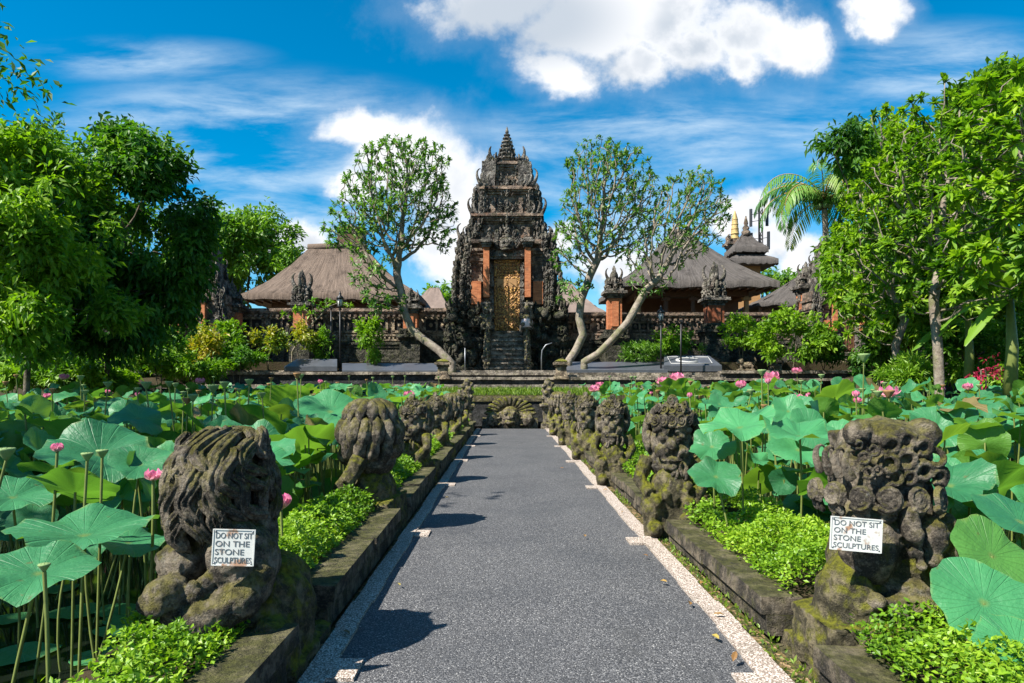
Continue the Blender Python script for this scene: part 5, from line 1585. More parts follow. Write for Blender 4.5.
frangipani([pl((452, 364, 30.6), (438, 350, 30.8), (424, 340, 31), (412, 330, 31.2), (404, 312, 31.3), (402, 296, 31.4), (398, 280, 31.5))],
           [E(395, 200, 31.5, 55, 62, 2.6), E(410, 170, 31.5, 42, 32, 2.2), E(352, 228, 31.3, 30, 30, 1.8), E(372, 272, 30.8, 26, 18, 1.5), E(440, 215, 31.6, 20, 42, 1.6), E(383, 300, 30.8, 26, 14, 1.2), E(340, 215, 31.3, 16, 14, 1.0)],
           2300, 3, 'leaning frangipani tree with sparse crown left of the gate', at(452, 364, 30.6), .27, 10, up=.16)
frangipani([pl((568, 362, 30.8), (576, 350, 31), (583, 335, 31), (579, 318, 31.1), (581, 300, 31.2), (590, 275, 31.3), (598, 258, 31.4))],
           [E(612, 205, 31.5, 52, 58, 2.5), E(600, 165, 31.5, 38, 26, 2.0), E(570, 250, 31.2, 22, 24, 1.5), E(574, 290, 31.0, 20, 14, 1.1), E(585, 215, 31.4, 26, 45, 1.8)],
           2000, 4, 'tall frangipani tree with upright trunk just right of the gate', at(568, 362, 30.8), .25, 9)
frangipani([pl((584, 362, 30.2), (598, 354, 30), (612, 340, 30), (628, 322, 30), (638, 304, 30.1), (646, 290, 30.1), (660, 277, 30.2))],
           [E(690, 215, 30.3, 40, 45, 2.2), E(668, 240, 30.2, 36, 34, 2.0), E(652, 282, 30.0, 24, 18, 1.2), E(705, 200, 30.3, 24, 30, 1.5), E(640, 255, 30.2, 18, 26, 1.3)],
           1800, 5, 'sprawling frangipani tree with forked trunk in front of the grey thatched pavilion', at(584, 362, 30.2), .24, 7, frac=.85)

def dense_tree(name, trunks, ells, ntwig, nleaf, L, seed, label, mat='leaf_deep', W=.4, shell=.55, group=None, hang=.35, barkm='bark_dark', nrnd=.65, rmax=.3, tw=.32, nattr=140, bent=False, cat='tree', holes=.40, step=.5, lobes=12, lf=(.22, .46)):
    r = np.random.default_rng(seed); loc = np.array(trunks[0][0]); loc[2] = min(loc[2], floor_z(loc[0], loc[1])) if loc[2] < 4 else loc[2]; root = empty(name, loc)
    trunks = [[loc] + list(t_[1:]) if np.allclose(np.array(t_[0])[:2], loc[:2]) else t_ for t_ in trunks]
    nodes = []
    for t_ in trunks: nodes += poly([np.array(p) - loc for p in t_], -1, len(nodes), 3)
    el = [(np.array(c) - loc, e) for c, e in ells]
    A = in_ellipsoids(nattr, el, r)
    P, par = grow(nodes, A, step, 4, .9, 60, .05, .2, r)
    tree_mesh('trunk', P, par, M[barkm], root, .018, rmax, 2.2, 7)
    lob = []
    for c_, e_ in el:
        for _ in range(lobes):
            v = r.normal(size=3); v /= np.linalg.norm(v); f = r.uniform(*lf)
            lob.append((c_ + v * np.array(e_) * (1.12 - f), tuple(np.array(e_) * f)))
    T = in_ellipsoids(int(ntwig * 1.9), lob, r, shell)
    keep = vnoise(T * .75 + 11 + seed) * .65 + vnoise(T * 1.9 + seed) * .35 > holes
    T = T[keep][:ntwig]
    # twigs with leaves in clusters
    n = len(T); ctr = np.mean([c for c, _ in el], 0)
    out = unit(T - ctr); k = nleaf
    tdir = unit(out + r.normal(0, .5, (n, 3)) + np.array([0, 0, .1]))
    tt = r.random((n, k, 1))
    B = (T[:, None] + tdir[:, None] * (tt - .3) * tw * 2 + r.normal(0, tw * .28, (n, k, 3))).reshape(-1, 3)
    d = unit(np.repeat(tdir, k, 0) * .6 + r.normal(0, .65, (n * k, 3)) - np.array([0, 0, hang]))
    nn = unit(np.array([0, 0, 1.0]) + np.repeat(out, k, 0) * .5 + r.normal(0, nrnd, (n * k, 3)))
    cl = np.repeat(vnoise(T * .9 + 5) * .8 + r.random(n) * .2, k)
    rn = np.clip(cl * .75 + r.random(n * k) * .3 - .05, 0, 1)
    LL = L * r.uniform(.6, 1.2, n * k)
    leaf_mesh('crown', B, d, nn, LL, LL * W, M[mat], root, rn, .18, .12, bent)
    tag(root, label, cat, group)
    return root
V3 = lambda x, y, z: np.array((x, y, z), float)

# left grove
dense_tree('broadleaf_tree', [pl((104, 392, 21), (108, 350, 21), (120, 290, 21), (125, 230, 21))],
           [E(150, 228, 21, 48, 80, 2.4), E(118, 195, 21, 38, 46, 2.2), E(132, 150, 21.2, 22, 18, 1.2), E(168, 172, 21.2, 20, 18, 1.2), E(196, 215, 21.2, 16, 16, 1.0), E(148, 292, 21, 34, 46, 1.8), E(118, 300, 20.5, 55, 50, 2.2), E(180, 205, 21.5, 20, 30, 1.4), E(130, 160, 21.3, 32, 22, 1.8)],
           2600, 12, .27, 41, 'tallest dark green broadleaf tree left of the side gate', 'leaf_deep', .42, hang=.6, nattr=220, holes=.46, lobes=18, lf=(.16, .36))
dense_tree('broadleaf_tree', [pl((22, 400, 17.5), (28, 350, 17.5), (40, 290, 17.5), (45, 220, 17.5))],
           [E(20, 192, 17.5, 50, 44, 2.4), E(62, 230, 17, 48, 46, 2.2), E(10, 250, 17, 50, 60, 2.2), E(62, 166, 18, 28, 22, 1.6), E(50, 310, 17, 60, 40, 2.0), E(-40, 225, 17, 50, 66, 2.4)],
           3000, 11, .24, 42, 'bright green broadleaf tree at the left edge with twisted grey branches', 'leaf_fresh', .42, hang=.25, nattr=240, holes=.46, lobes=18, lf=(.15, .34))
dense_tree('broadleaf_tree', [pl((-150, 420, 10), (-140, 300, 10), (-110, 180, 10), (-70, 90, 10))],
           [E(-5, 62, 10.5, 36, 30, .9), E(-60, 60, 10, 60, 50, 1.4), E(-120, 110, 10, 80, 70, 1.6)],
           300, 9, .17, 43, 'overhanging tree branch with small leaves at the top left', 'leaf_deep', .4, hang=.2, nattr=90, rmax=.15, holes=.45, step=.35)
dense_tree('broadleaf_tree', [pl((248, 330, 58), (248, 290, 58), (250, 262, 58))],
           [E(250, 255, 58, 42, 42, 4), E(228, 285, 58, 26, 36, 3), E(282, 268, 58, 24, 26, 3), E(262, 235, 58, 28, 24, 3), E(222, 262, 58, 20, 22, 2.5)],
           2000, 11, .5, 44, 'rounded yellow green tree behind the brown thatched roof', 'leaf_back', .45, hang=.3, tw=.6)
# off to the left, the grove goes on and shades the pond
dense_tree('broadleaf_tree', [[V3(-10.9, 2.3, -.4), V3(-10.7, 2.4, 4), V3(-9.9, 3.0, 7)]],
           [(V3(-9.8, 3.6, 8.2), (2.2, 2.8, 1.6)), (V3(-11.4, 1.3, 7), (2.0, 2.2, 1.6)), (V3(-8.6, 5.6, 8.6), (1.4, 1.6, 1.0))],
           1000, 10, .27, 45, 'spreading tree whose dappled shade falls on the left pond', 'leaf_deep', .42, nattr=90)
# far greenery either side of the palms
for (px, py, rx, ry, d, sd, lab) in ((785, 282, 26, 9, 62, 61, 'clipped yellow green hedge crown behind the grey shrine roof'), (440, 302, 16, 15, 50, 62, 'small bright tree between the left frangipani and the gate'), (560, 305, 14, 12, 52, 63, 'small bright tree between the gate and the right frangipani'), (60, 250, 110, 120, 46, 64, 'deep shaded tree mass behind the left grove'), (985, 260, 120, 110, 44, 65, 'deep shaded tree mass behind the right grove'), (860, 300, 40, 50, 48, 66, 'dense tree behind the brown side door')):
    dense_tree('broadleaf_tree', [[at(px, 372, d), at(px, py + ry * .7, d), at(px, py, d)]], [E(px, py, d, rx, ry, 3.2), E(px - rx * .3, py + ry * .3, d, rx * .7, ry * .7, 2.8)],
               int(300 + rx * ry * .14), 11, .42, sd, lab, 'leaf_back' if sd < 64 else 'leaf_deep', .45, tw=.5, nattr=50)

# right grove: broad frangipani with pale rosettes
G = 'frangipani trees of the right grove'
def big_frang(trunks, ells, n, seed, label, L=.25, nl=27, mat='leaf_fresh', rm=.13):
    return frangipani(trunks, ells, n, seed, label, trunks[0][0], L, nl, ('bark', mat), .32, .42, None, 1.0, rm, up=.1)
big_frang([pl((940, 388, 18.5), (938, 345, 18.5), (934, 300, 18.6), (940, 265, 18.7))],
          [E(930, 200, 18.8, 72, 70, 2.4), E(985, 150, 18.5, 60, 55, 2.2), E(890, 240, 19, 40, 55, 2.0), E(1000, 260, 18, 60, 60, 2.2), E(940, 120, 19, 40, 34, 1.6), E(950, 300, 18.2, 45, 30, 1.4)],
          2800, 51, 'broad frangipani with straight trunk rising from the lotus at the right')
big_frang([pl((898, 372, 22), (896, 345, 22), (905, 320, 22), (890, 290, 22))],
          [E(875, 270, 22, 38, 62, 2.2), E(858, 305, 22.5, 24, 34, 1.6), E(900, 180, 22.5, 50, 50, 2.2), E(880, 130, 22.5, 26, 24, 1.2)],
          2000, 52, 'frangipani with pale gnarled trunks beside the side gate steps')
big_frang([pl((1060, 400, 14), (1055, 330, 14), (1040, 250, 14), (1035, 180, 14))],
          [E(1020, 160, 14, 62, 70, 1.8), E(1010, 250, 14, 50, 50, 1.6), E(1060, 200, 14, 60, 100, 2.0), E(1005, 105, 14.5, 40, 28, 1.2)],
          1600, 53, 'frangipani leaning in from the right edge with large leaves', .30)
dense_tree('broadleaf_tree', [pl((915, 380, 25), (905, 330, 25), (900, 250, 25))],
           [E(905, 250, 25, 72, 80, 2.0), E(950, 160, 24, 70, 52, 2.2), E(1010, 125, 23, 60, 48, 2.0), E(880, 165, 25, 40, 34, 1.6), E(960, 300, 24, 70, 50, 2.0), E(1020, 290, 23, 50, 60, 2.0)], 5600, 11, .3, 54, 'leafy tree filling the right grove behind the frangipanis', 'leaf_fresh', .45)
dense_tree('broadleaf_tree', [pl((862, 250, 22), (850, 190, 21), (835, 155, 21))], [E(842, 143, 21, 22, 9, .5), E(862, 155, 21, 16, 13, .6)], 110, 10, .28, 55, 'leafy sprig reaching out over the palm at the right', 'leaf_deep', .36, hang=.7, nattr=30, rmax=.06)

# coconut palm
def palm():
    c = at(824, 200, 37); base = at(806, 366, 37); loc = np.array(base); r = np.random.default_rng(8)
    root = empty('coconut_palm', loc); h = np.array(c) - loc
    mb = MB(); pts = [(h * t + np.array([.5 * math.sin(PI * t), 0, 0])) for t in np.linspace(0, 1, 12)]
    mb.tube(pts, [.24 - .1 * t for t in np.linspace(0, 1, 12)], 9); mb.build('trunk', M['bark'], root)
    for k in range(23):
        a = 2 * PI * k / 23 * 1.0 + r.uniform(-.2, .2); el = r.uniform(.05, 1.35); Lf = r.uniform(3.9, 4.9)
        hd = np.array([math.cos(a), math.sin(a), 0]); n = 40
        p = h.copy(); e = el; P = []; D = []
        for i in range(n):
            dv = hd * math.cos(e) + np.array([0, 0, math.sin(e)]); P.append(p.copy()); D.append(dv); p = p + dv * Lf / n; e -= (1.15 + .5 * (el > .5)) / n * (1 + i / n)
        P = np.array(P); D = np.array(D); sd = np.cross(D, [0, 0, 1.0]); sd = unit(sd)
        B = []; dd = []; nn = []; LL = []
        for q in (-1, 1):
            t = np.linspace(0, 1, n); B.append(P); dd.append(unit(sd * q * .8 + D * .55 - np.array([0, 0, .55]) + r.normal(0, .08, (n, 3)))); nn.append(np.cross(dd[-1], D) * q + np.array([0, 0, .3])); LL.append(.95 * np.sin(PI * (t * .86 + .1)) ** .6)
        o = leaf_mesh('frond', np.concatenate(B)[4:], np.concatenate(dd)[4:], np.concatenate(nn)[4:], np.concatenate(LL)[4:], .075, M['palm'], root, np.full(2 * n - 4, r.random()), .2, .3, True)
        st = MB(); st.tube(P[::3], [.045 * (1 - i / 15) for i in range(len(P[::3]))], 5); st.build('midrib', M['wood_light'], o)
    for k in range(7):
        a = k * .9; nb = MB(); nb.ell(h + np.array([.3 * math.cos(a), .3 * math.sin(a), -.35]), (.13, .13, .16), 8, 6); nb.build('coconut', M['pod'], root)
    tag(root, 'coconut palm with drooping yellowish fronds behind the right side gate', 'palm')
palm()

# shrubs of the temple garden
def shrub(px, py, d, rx, ry, n, L, mat, seed, label, W=.45, nl=9, hang=.1):
    if d > 28 and rx < 30: py += ry * .12; rx *= .92; ry *= .9
    k = mpp(d); base = at(px, py + ry, d); base.z = min(base.z, floor_z(base.x, d))
    dense_tree('garden_shrub', [[base, at(px + rx * .1, py + ry * .3, d), at(px, py, d)], [base, at(px - rx * .3, py, d)]], [E(px, py, d, rx, ry, max(.5, rx * k * .8)), E(px + rx * .3, py - ry * .25, d - .1, rx * .65, ry * .7, rx * k * .5)],
               n, nl, L, seed, label, mat, W, .3, hang=hang, rmax=.05, tw=.16, nattr=24, cat='shrub', holes=.36, step=.25)
shrub(793, 338, 29.5, 34, 27, 420, .24, 'leaf_fresh', 71, 'large bright green rounded shrub right of the plaque')
shrub(742, 331, 31, 18, 18, 200, .2, 'leaf_fresh', 72, 'mid green shrub in front of the right carved wall')
shrub(672, 336, 32, 18, 16, 160, .22, 'leaf_fresh', 73, 'upright leafy plant in front of the right pavilion')
shrub(640, 352, 31.6, 22, 9, 200, .24, 'leaf_back', 74, 'low bright strappy planting right of the frangipani roots', .2, 9, -.5)
shrub(690, 352, 31.8, 16, 9, 150, .22, 'leaf_back', 75, 'low strappy planting behind the right plaque', .2, 9, -.5)
shrub(824, 352, 30, 20, 16, 200, .2, 'leaf_deep', 76, 'dark green shrub left of the side gate steps')
shrub(229, 340, 30, 17, 22, 170, .22, 'leaf_fresh', 77, 'upright pale green shrub in front of the left carved wall')
shrub(300, 336, 31, 16, 18, 100, .2, 'leaf_croton', 78, 'yellow croton shrub under the brown thatched eaves')
shrub(268, 340, 30, 16, 14, 150, .2, 'leaf_croton', 79, 'golden croton beside the left terrace')
shrub(205, 345, 29, 20, 22, 220, .2, 'leaf_croton', 80, 'mixed croton and green shrub left of the terrace')
shrub(238, 358, 29.2, 26, 10, 200, .2, 'leaf_deep', 81, 'low ferny shrub at the left terrace edge')
shrub(368, 338, 31, 13, 24, 200, .2, 'leaf_fresh', 82, 'tall leafy shrub between the left lantern post and the frangipani')
shrub(322, 345, 31.6, 9, 20, 90, .2, 'leaf_fresh', 83, 'slender young shrub behind the thin black pole')
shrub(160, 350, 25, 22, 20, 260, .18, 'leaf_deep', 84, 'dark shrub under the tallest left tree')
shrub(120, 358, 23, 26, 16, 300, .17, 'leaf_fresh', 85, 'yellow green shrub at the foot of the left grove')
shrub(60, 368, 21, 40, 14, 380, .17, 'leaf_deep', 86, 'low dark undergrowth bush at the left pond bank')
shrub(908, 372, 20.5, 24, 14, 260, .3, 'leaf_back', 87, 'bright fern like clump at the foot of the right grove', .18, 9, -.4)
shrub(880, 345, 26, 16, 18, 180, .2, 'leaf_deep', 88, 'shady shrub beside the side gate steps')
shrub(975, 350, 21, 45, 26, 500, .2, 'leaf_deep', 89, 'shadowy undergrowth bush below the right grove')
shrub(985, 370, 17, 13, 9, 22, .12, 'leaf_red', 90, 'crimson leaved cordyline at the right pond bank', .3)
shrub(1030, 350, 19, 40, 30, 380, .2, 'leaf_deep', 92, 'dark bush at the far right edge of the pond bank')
frangipani([pl((292, 352, 32), (300, 338, 32), (312, 324, 32), (322, 314, 32))], [E(330, 305, 32, 30, 9, 1.0), E(300, 312, 32, 20, 8, .9)], 90, 91, 'low spreading frangipani with pale stems before the brown pavilion', at(292, 352, 32), .28, 8, ('bark', 'leaf_back'), .22, .4, rmax=.09)
shrub(505, 318, 35.1, 60, 3, 60, .12, 'leaf_back', 93, 'small ferns rooted on the gate podium') if False else None

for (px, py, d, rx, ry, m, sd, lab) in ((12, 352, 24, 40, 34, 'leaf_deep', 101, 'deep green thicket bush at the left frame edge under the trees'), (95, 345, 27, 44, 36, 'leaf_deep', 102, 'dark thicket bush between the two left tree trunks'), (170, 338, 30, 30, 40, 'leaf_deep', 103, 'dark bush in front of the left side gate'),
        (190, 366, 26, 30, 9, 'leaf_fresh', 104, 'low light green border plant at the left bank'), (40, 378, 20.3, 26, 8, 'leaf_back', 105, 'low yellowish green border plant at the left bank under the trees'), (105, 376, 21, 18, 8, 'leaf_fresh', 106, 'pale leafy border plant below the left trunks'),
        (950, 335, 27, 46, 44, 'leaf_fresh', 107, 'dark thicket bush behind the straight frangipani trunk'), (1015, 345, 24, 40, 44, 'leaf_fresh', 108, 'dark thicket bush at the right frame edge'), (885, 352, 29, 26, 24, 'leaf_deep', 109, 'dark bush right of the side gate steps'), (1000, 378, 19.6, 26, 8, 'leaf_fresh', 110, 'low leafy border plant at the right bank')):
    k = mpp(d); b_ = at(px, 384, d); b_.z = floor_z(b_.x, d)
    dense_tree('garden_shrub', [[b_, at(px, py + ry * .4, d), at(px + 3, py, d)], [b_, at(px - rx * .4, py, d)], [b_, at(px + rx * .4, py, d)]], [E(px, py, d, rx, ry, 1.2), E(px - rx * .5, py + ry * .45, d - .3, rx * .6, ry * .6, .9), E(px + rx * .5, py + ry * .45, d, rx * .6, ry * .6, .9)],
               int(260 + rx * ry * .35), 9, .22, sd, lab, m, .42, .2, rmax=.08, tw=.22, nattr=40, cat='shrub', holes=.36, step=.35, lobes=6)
def banana(px, py, d, leaves, label):
    base = at(px, py, d); root = empty('banana_plant', base); r = np.random.default_rng(int(px))
    st = MB(); H = 2.1; st.tube([(0, 0, 0), (.05, 0, H * .5), (0, 0, H)], [.14, .12, .07], 9); st.build('stem', M['stalk'], root)
    for (tx, ty, td, w) in leaves:
        tip = np.array(at(tx, ty, td)) - np.array(base); s = np.array([0, 0, H]); n = 16
        mid = (s + tip) / 2 + np.array([0, 0, .55])
        P = np.array([(1 - t) ** 2 * s + 2 * t * (1 - t) * mid + t * t * tip for t in np.linspace(0, 1, n)])
        D = unit(np.gradient(P, axis=0)); S = unit(np.cross(D, [0, 0, 1.0])); U = np.cross(S, D)
        prof = w * np.clip(np.sin(PI * np.linspace(0, 1, n) ** .8) ** .5, .03, 1) * np.where(np.linspace(0, 1, n) < .15, .2, 1)
        cols = []
        for k, q in enumerate((-1, -.5, 0, .5, 1)): cols.append(P + S * (q * prof)[:, None] - U * (abs(q) * prof * .35)[:, None] + r.normal(0, .008, (n, 3)))
        V = np.stack(cols, 1).reshape(-1, 3); i = (np.arange(n - 1)[:, None] * 5 + np.arange(4)[None]).reshape(-1)
        np_mesh('leaf', V, [np.stack([i, i + 1, i + 6, i + 5], 1)], M['leaf_back'], root, rnd=np.full(len(V), .35 + .3 * r.random()), smooth=True)
    tag(root, label, 'banana plant')
banana(1010, 395, 15, [(965, 346, 14.6, .2), (940, 330, 15.5, .2), (985, 250, 13.5, .22), (1050, 300, 14, .25), (1020, 235, 15.5, .22)], 'banana plant with broad arching leaves at the right edge')
banana(968, 392, 19.5, [(912, 352, 19, .22), (990, 320, 19, .25), (940, 300, 20, .22)], 'banana plant with a long low leaf beside the straight frangipani trunk')

# ------------------------------------------------------------------ ground cover on the planters, grass on the bank
def cover(name, x0f, x1f, sts, seed, label):
    r = np.random.default_rng(seed); B = []; Ls = []
    for (ya, yb, dens, L) in ((2.2, 5.5, 2600, .034), (5.5, 9, 1500, .042), (9, 15, 700, .06), (15, 25, 330, .085)):
        n = int(dens * (yb - ya) * .8 * 3.0)
        y = r.uniform(ya, yb, n); x = x0f + (x1f - x0f) * r.random(n)
        ok = np.ones(n, bool)
        for (sx, sy) in sts: ok &= (np.abs(y - sy) > .36 + .12 * (r.random(n))) | (np.abs(x - sx) > .5)
        if x0f < 0: ok &= (y > 3.5) | (x > -1.72 - .08 * r.random(n))
        x, y = x[ok], y[ok]
        q = (x - x0f) / (x1f - x0f)
        mound = np.sin(PI * np.clip(q, .03, .97)) ** .5
        P = np.stack([x * 4, y * 4, x * 0], 1)
        gp = vnoise(P * 1.3 + 20) > .20; x, y, P, q, mound = x[gp], y[gp], P[gp], q[gp], mound[gp]
        hgt = .11 + mound * (.21 + .2 * fbm(P * .6, 3)) + .10 * fbm(P * 2.5, 3)
        z = .17 + hgt * (1 - .55 * r.random(len(x)) ** 2)
        # a thin cover that trails over the kerb edge
        B.append(np.stack([x, y, z], 1)); Ls.append(np.full(len(x), L))
    B = np.concatenate(B); Ls = np.concatenate(Ls); n = len(B)
    d = unit(r.normal(0, 1, (n, 3)) * np.array([1, 1, .6]) + np.array([0, 0, .25])); nn = unit(r.normal(0, .5, (n, 3)) + np.array([0, 0, 1]))
    rn = np.clip(vnoise(B * 3) * .6 + r.random(n) * .5, 0, 1)
    o = leaf_mesh(name, B, d, nn, Ls * r.uniform(.7, 1.2, n), Ls * .62, M['cover'], None, rn, .12)
    tag(o, label, 'ground cover', None, 'stuff')
cover('ground_cover', -1.38, -1.98, LST, 1, 'bright green creeping ground cover along the left kerb')
cover('ground_cover', 1.80, 2.62, RST, 2, 'bright green creeping ground cover along the right kerb')
def blades():
    r = np.random.default_rng(5); n = 9000
    x = r.uniform(X(385, 27), X(640, 27), n); y = r.uniform(26.5, 27.9, n); z = 1.18 + (y - 26.5) / 1.4 * .24
    B = np.stack([x, y, z], 1); d = unit(r.normal(0, .4, (n, 3)) + np.array([0, 0, 1])); nn = unit(r.normal(0, 1, (n, 3)))
    o = leaf_mesh('grass', B, d, nn, r.uniform(.06, .2, n), .03, M['grass'], None, r.random(n), .1)
    tag(o, 'short sunlit grass strip on the bank behind the stone fan', 'grass', None, 'stuff')
    n = 5000; x = np.concatenate([r.uniform(-1.3, -1.2, n // 2), r.uniform(1.55, 1.68, n // 2)]); y = r.uniform(2, 25, n); k = vnoise(np.stack([x * 2, y * 1.5, x], 1)) > .5
    B = np.stack([x, y, x * 0], 1)[k]; n = len(B)
    o = leaf_mesh('weeds', B, unit(r.normal(0, .5, (n, 3)) + np.array([0, 0, .8])), unit(r.normal(0, 1, (n, 3))), r.uniform(.02, .06, n), .016, M['grass'], None, r.random(n), .1)
    tag(o, 'tiny weeds sprouting along both kerb feet', 'weeds', None, 'stuff')
blades()

# ------------------------------------------------------------------ lotus pond
def blade_arrays(r, R0, cup, wav, tilt, az, pos_, nr=7, ns=28, flop=0.0):
    """a lotus leaf blade: shallow funnel with a wavy rim"""
    rr = np.linspace(0, 1, nr + 1)[1:]; an = np.linspace(0, 2 * PI, ns, endpoint=False)
    A, Q = np.meshgrid(an, rr)
    ph = r.uniform(0, 6.28, 4)
    rim = 1 + .07 * np.sin(3 * A + ph[0]) + .05 * np.sin(5 * A + ph[1]) + .03 * np.sin(11 * A + ph[2])
    wv = wav * (np.sin(3 * A + ph[3]) * .6 + np.sin(5 * A + ph[0]) * .5 + np.sin(8 * A + ph[1]) * .28 + .2 * np.sin(13 * A + ph[2])) * Q ** 2.2
    u = Q * rim * np.cos(A); v = Q * rim * np.sin(A)
    z = cup * (Q ** 1.3 - .35 * Q ** 4) + wv - flop * np.abs(np.cos(A + ph[2])) ** 2 * Q ** 2
    x0 = u * R0; y0 = v * R0; z0 = z * R0
    V = np.stack([x0, y0, z0], -1).reshape(-1, 3); V = np.concatenate([[[0, 0, 0]], V])
    uv = np.concatenate([[[0, 0]], np.stack([Q * np.cos(A), Q * np.sin(A)], -1).reshape(-1, 2)])
    ax = np.array([-math.sin(az), math.cos(az), 0]); c, s = math.cos(tilt), math.sin(tilt)
    K = np.array([[0, 0, ax[1]], [0, 0, -ax[0]], [-ax[1], ax[0], 0]]); Rm = np.eye(3) + s * K + (1 - c) * K @ K
    V = V @ Rm.T + np.array(pos_)
    k = np.arange(ns); tri = np.stack([np.zeros(ns, int), 1 + k, 1 + (k + 1) % ns], 1)
    q = []
    for j in range(nr - 1):
        a = 1 + j * ns; q.append(np.stack([a + k, a + ns + k, a + ns + (k + 1) % ns, a + (k + 1) % ns], 1))
    return V, tri, np.concatenate(q), uv
def stalk_mb(mb, top, foot, bend, rad, n=5):
    top = Vector(top); foot = Vector(foot); m_ = (top + foot) / 2 + Vector(bend)
    pts = [(1 - t) ** 2 * foot + 2 * t * (1 - t) * m_ + t * t * top for t in np.linspace(0, 1, 7)]
    mb.tube(pts, [rad] * 7, n, cap=False)
WZ = -0.38
def lotus_leaf(r, p, R0, cup, wav, tilt, az, mat, label, group, flop=0.0, ns=28, nr=7):
    V, tri, q, uv = blade_arrays(r, R0, cup, wav, tilt, az, (0, 0, 0), nr, ns, flop)
    o = np_mesh('lotus_leaf', V, [tri, q], M[mat], None, smooth=True, uv=uv, rnd=np.full(len(V), r.random()), loc=p)
    mb = MB(); stalk_mb(mb, (0, 0, -.002), (r.normal(0, .12), r.normal(0, .12), WZ - .1 - p[2]), (r.normal(0, .06), r.normal(0, .06), 0), .0075 + .004 * R0, 6)
    mb.build('stalk', M['stalk'], o)
    tag(o, label, 'lotus leaf', group); return o
def pond():
    r = np.random.default_rng(77)
    heroes = [  # px, py, d, radius px, cup, wave, tilt deg, azimuth deg (direction the leaf leans to), material, label
        (84, 536, 3.95, 64, .26, .13, 6, -70, 'lotus', 'large pale blue green lotus leaf over the open water at the left'),
        (128, 543, 4.4, 36, .2, .13, 12, -20, 'lotus', 'smaller teal lotus leaf overlapping the big pale one near the lion'),
        (38, 574, 3.3, 52, .22, .13, 14, -60, 'lotus', 'faded lotus leaf tipped towards the water at the left edge'),
        (100, 455, 5.6, 50, .28, .14, 26, -50, 'lotus', 'broad teal lotus leaf tilted forward behind the seed pods at the left'),
        (140, 465, 5.1, 28, .35, .08, 30, -60, 'lotus', 'cupped dark teal lotus leaf left of the lion'),
        (12, 498, 4.8, 42, .28, .14, 14, -30, 'lotus', 'glossy teal lotus leaf at the far left edge'),
        (75, 492, 4.6, 40, .3, .1, -30, -90, 'lotus_yellow', 'backlit yellow green lotus leaf with its underside showing at the left'),
        (740, 428, 6.2, 36, .34, .2, 20, -140, 'lotus', 'wide pale lotus leaf right of the second right statue'),
        (800, 437, 6.0, 40, .34, .2, 12, -60, 'lotus', 'wide pale lotus leaf just left of the demon head'),
        (712, 447, 6.6, 22, .25, .2, 40, -110, 'lotus', 'steeply hanging lotus leaf beside the second right statue'),
        (716, 477, 6.0, 25, .22, .18, 36, -95, 'lotus', 'lower hanging lotus leaf beside the second right statue'),
        (992, 556, 3.6, 42, .14, .08, 50, -80, 'lotus_yellow', 'large yellow edged lotus leaf facing the camera right of the demon'),
        (984, 603, 3.3, 50, .14, .08, 42, -95, 'lotus', 'largest flat green lotus leaf facing the camera at the lower right'),
        (1020, 522, 4.0, 42, .2, .08, 30, -70, 'lotus', 'pale teal lotus leaf cut by the right edge'),
        (1018, 645, 3.0, 40, .15, .08, 25, -90, 'lotus', 'low lotus leaf at the bottom right corner'),
        (835, 397, 11, 22, .25, .12, -40, -70, 'lotus_yellow', 'upright backlit lotus leaf behind the demon head'),
        (945, 440, 6.5, 26, .25, .12, -35, -60, 'lotus_yellow', 'upright yellow green lotus leaf right of the demon head'),
        (318, 430, 8, 24, .25, .1, 30, -80, 'lotus', 'pale teal lotus leaf left of the second left statue'),
        (330, 412, 9.0, 34, .2, .1, 30, -70, 'lotus', 'wide pale lotus leaf behind the second left statue'),
        (250, 425, 8.2, 32, .25, .1, -36, -90, 'lotus_yellow', 'backlit yellow green lotus leaf above the lion mane'),
        (270, 462, 7, 38, .25, .1, -38, -70, 'lotus_yellow', 'large backlit lotus leaf with curled rim right of the lion mane'),
        (285, 402, 12, 26, .3, .1, -35, -90, 'lotus_yellow', 'bright yellow lotus leaf standing among the seed pods'),
        (305, 445, 7.5, 30, .22, .12, -42, -50, 'lotus_yellow', 'diagonal green lotus leaf between the lion and the second statue')]
    for (px, py, d, rp, cup, wav, tl, az, mt, lab) in heroes:
        lotus_leaf(r, at(px, py, d), rp * mpp(d), cup, wav, R(tl), R(az), mt, lab, 'tall lotus leaves in the pond', .05, 40, 9)
    hero_xy = np.array([[at(h[0], h[1], h[2]).x, h[2]] for h in heroes])
    # the rest of the stand
    cand = []
    def free(x, y):
        if -2.15 < x < 2.75: return False
        if abs(x) > .80 * y + 1.5: return False
        yl = 26 - 7.5 * float(sstep(9, 13, abs(x)))
        return y < yl
    pts = []
    tries = 0
    while len(pts) < 2500 and tries < 60000:
        tries += 1
        y = 2.6 + (25.6 - 2.6) * r.random() ** .75; x = r.uniform(-.8 * y - 1, .8 * y + 1)
        if not free(x, y): continue
        if x < 0 and y < 5.6 and x > -.78 * y - .3 and r.random() < .93: continue
        if x > 0 and y < 4.2: continue
        # clear view of the open water in the near left corner
        pts.append((x, y))
    pts.sort(key=lambda p: p[1])
    info = []
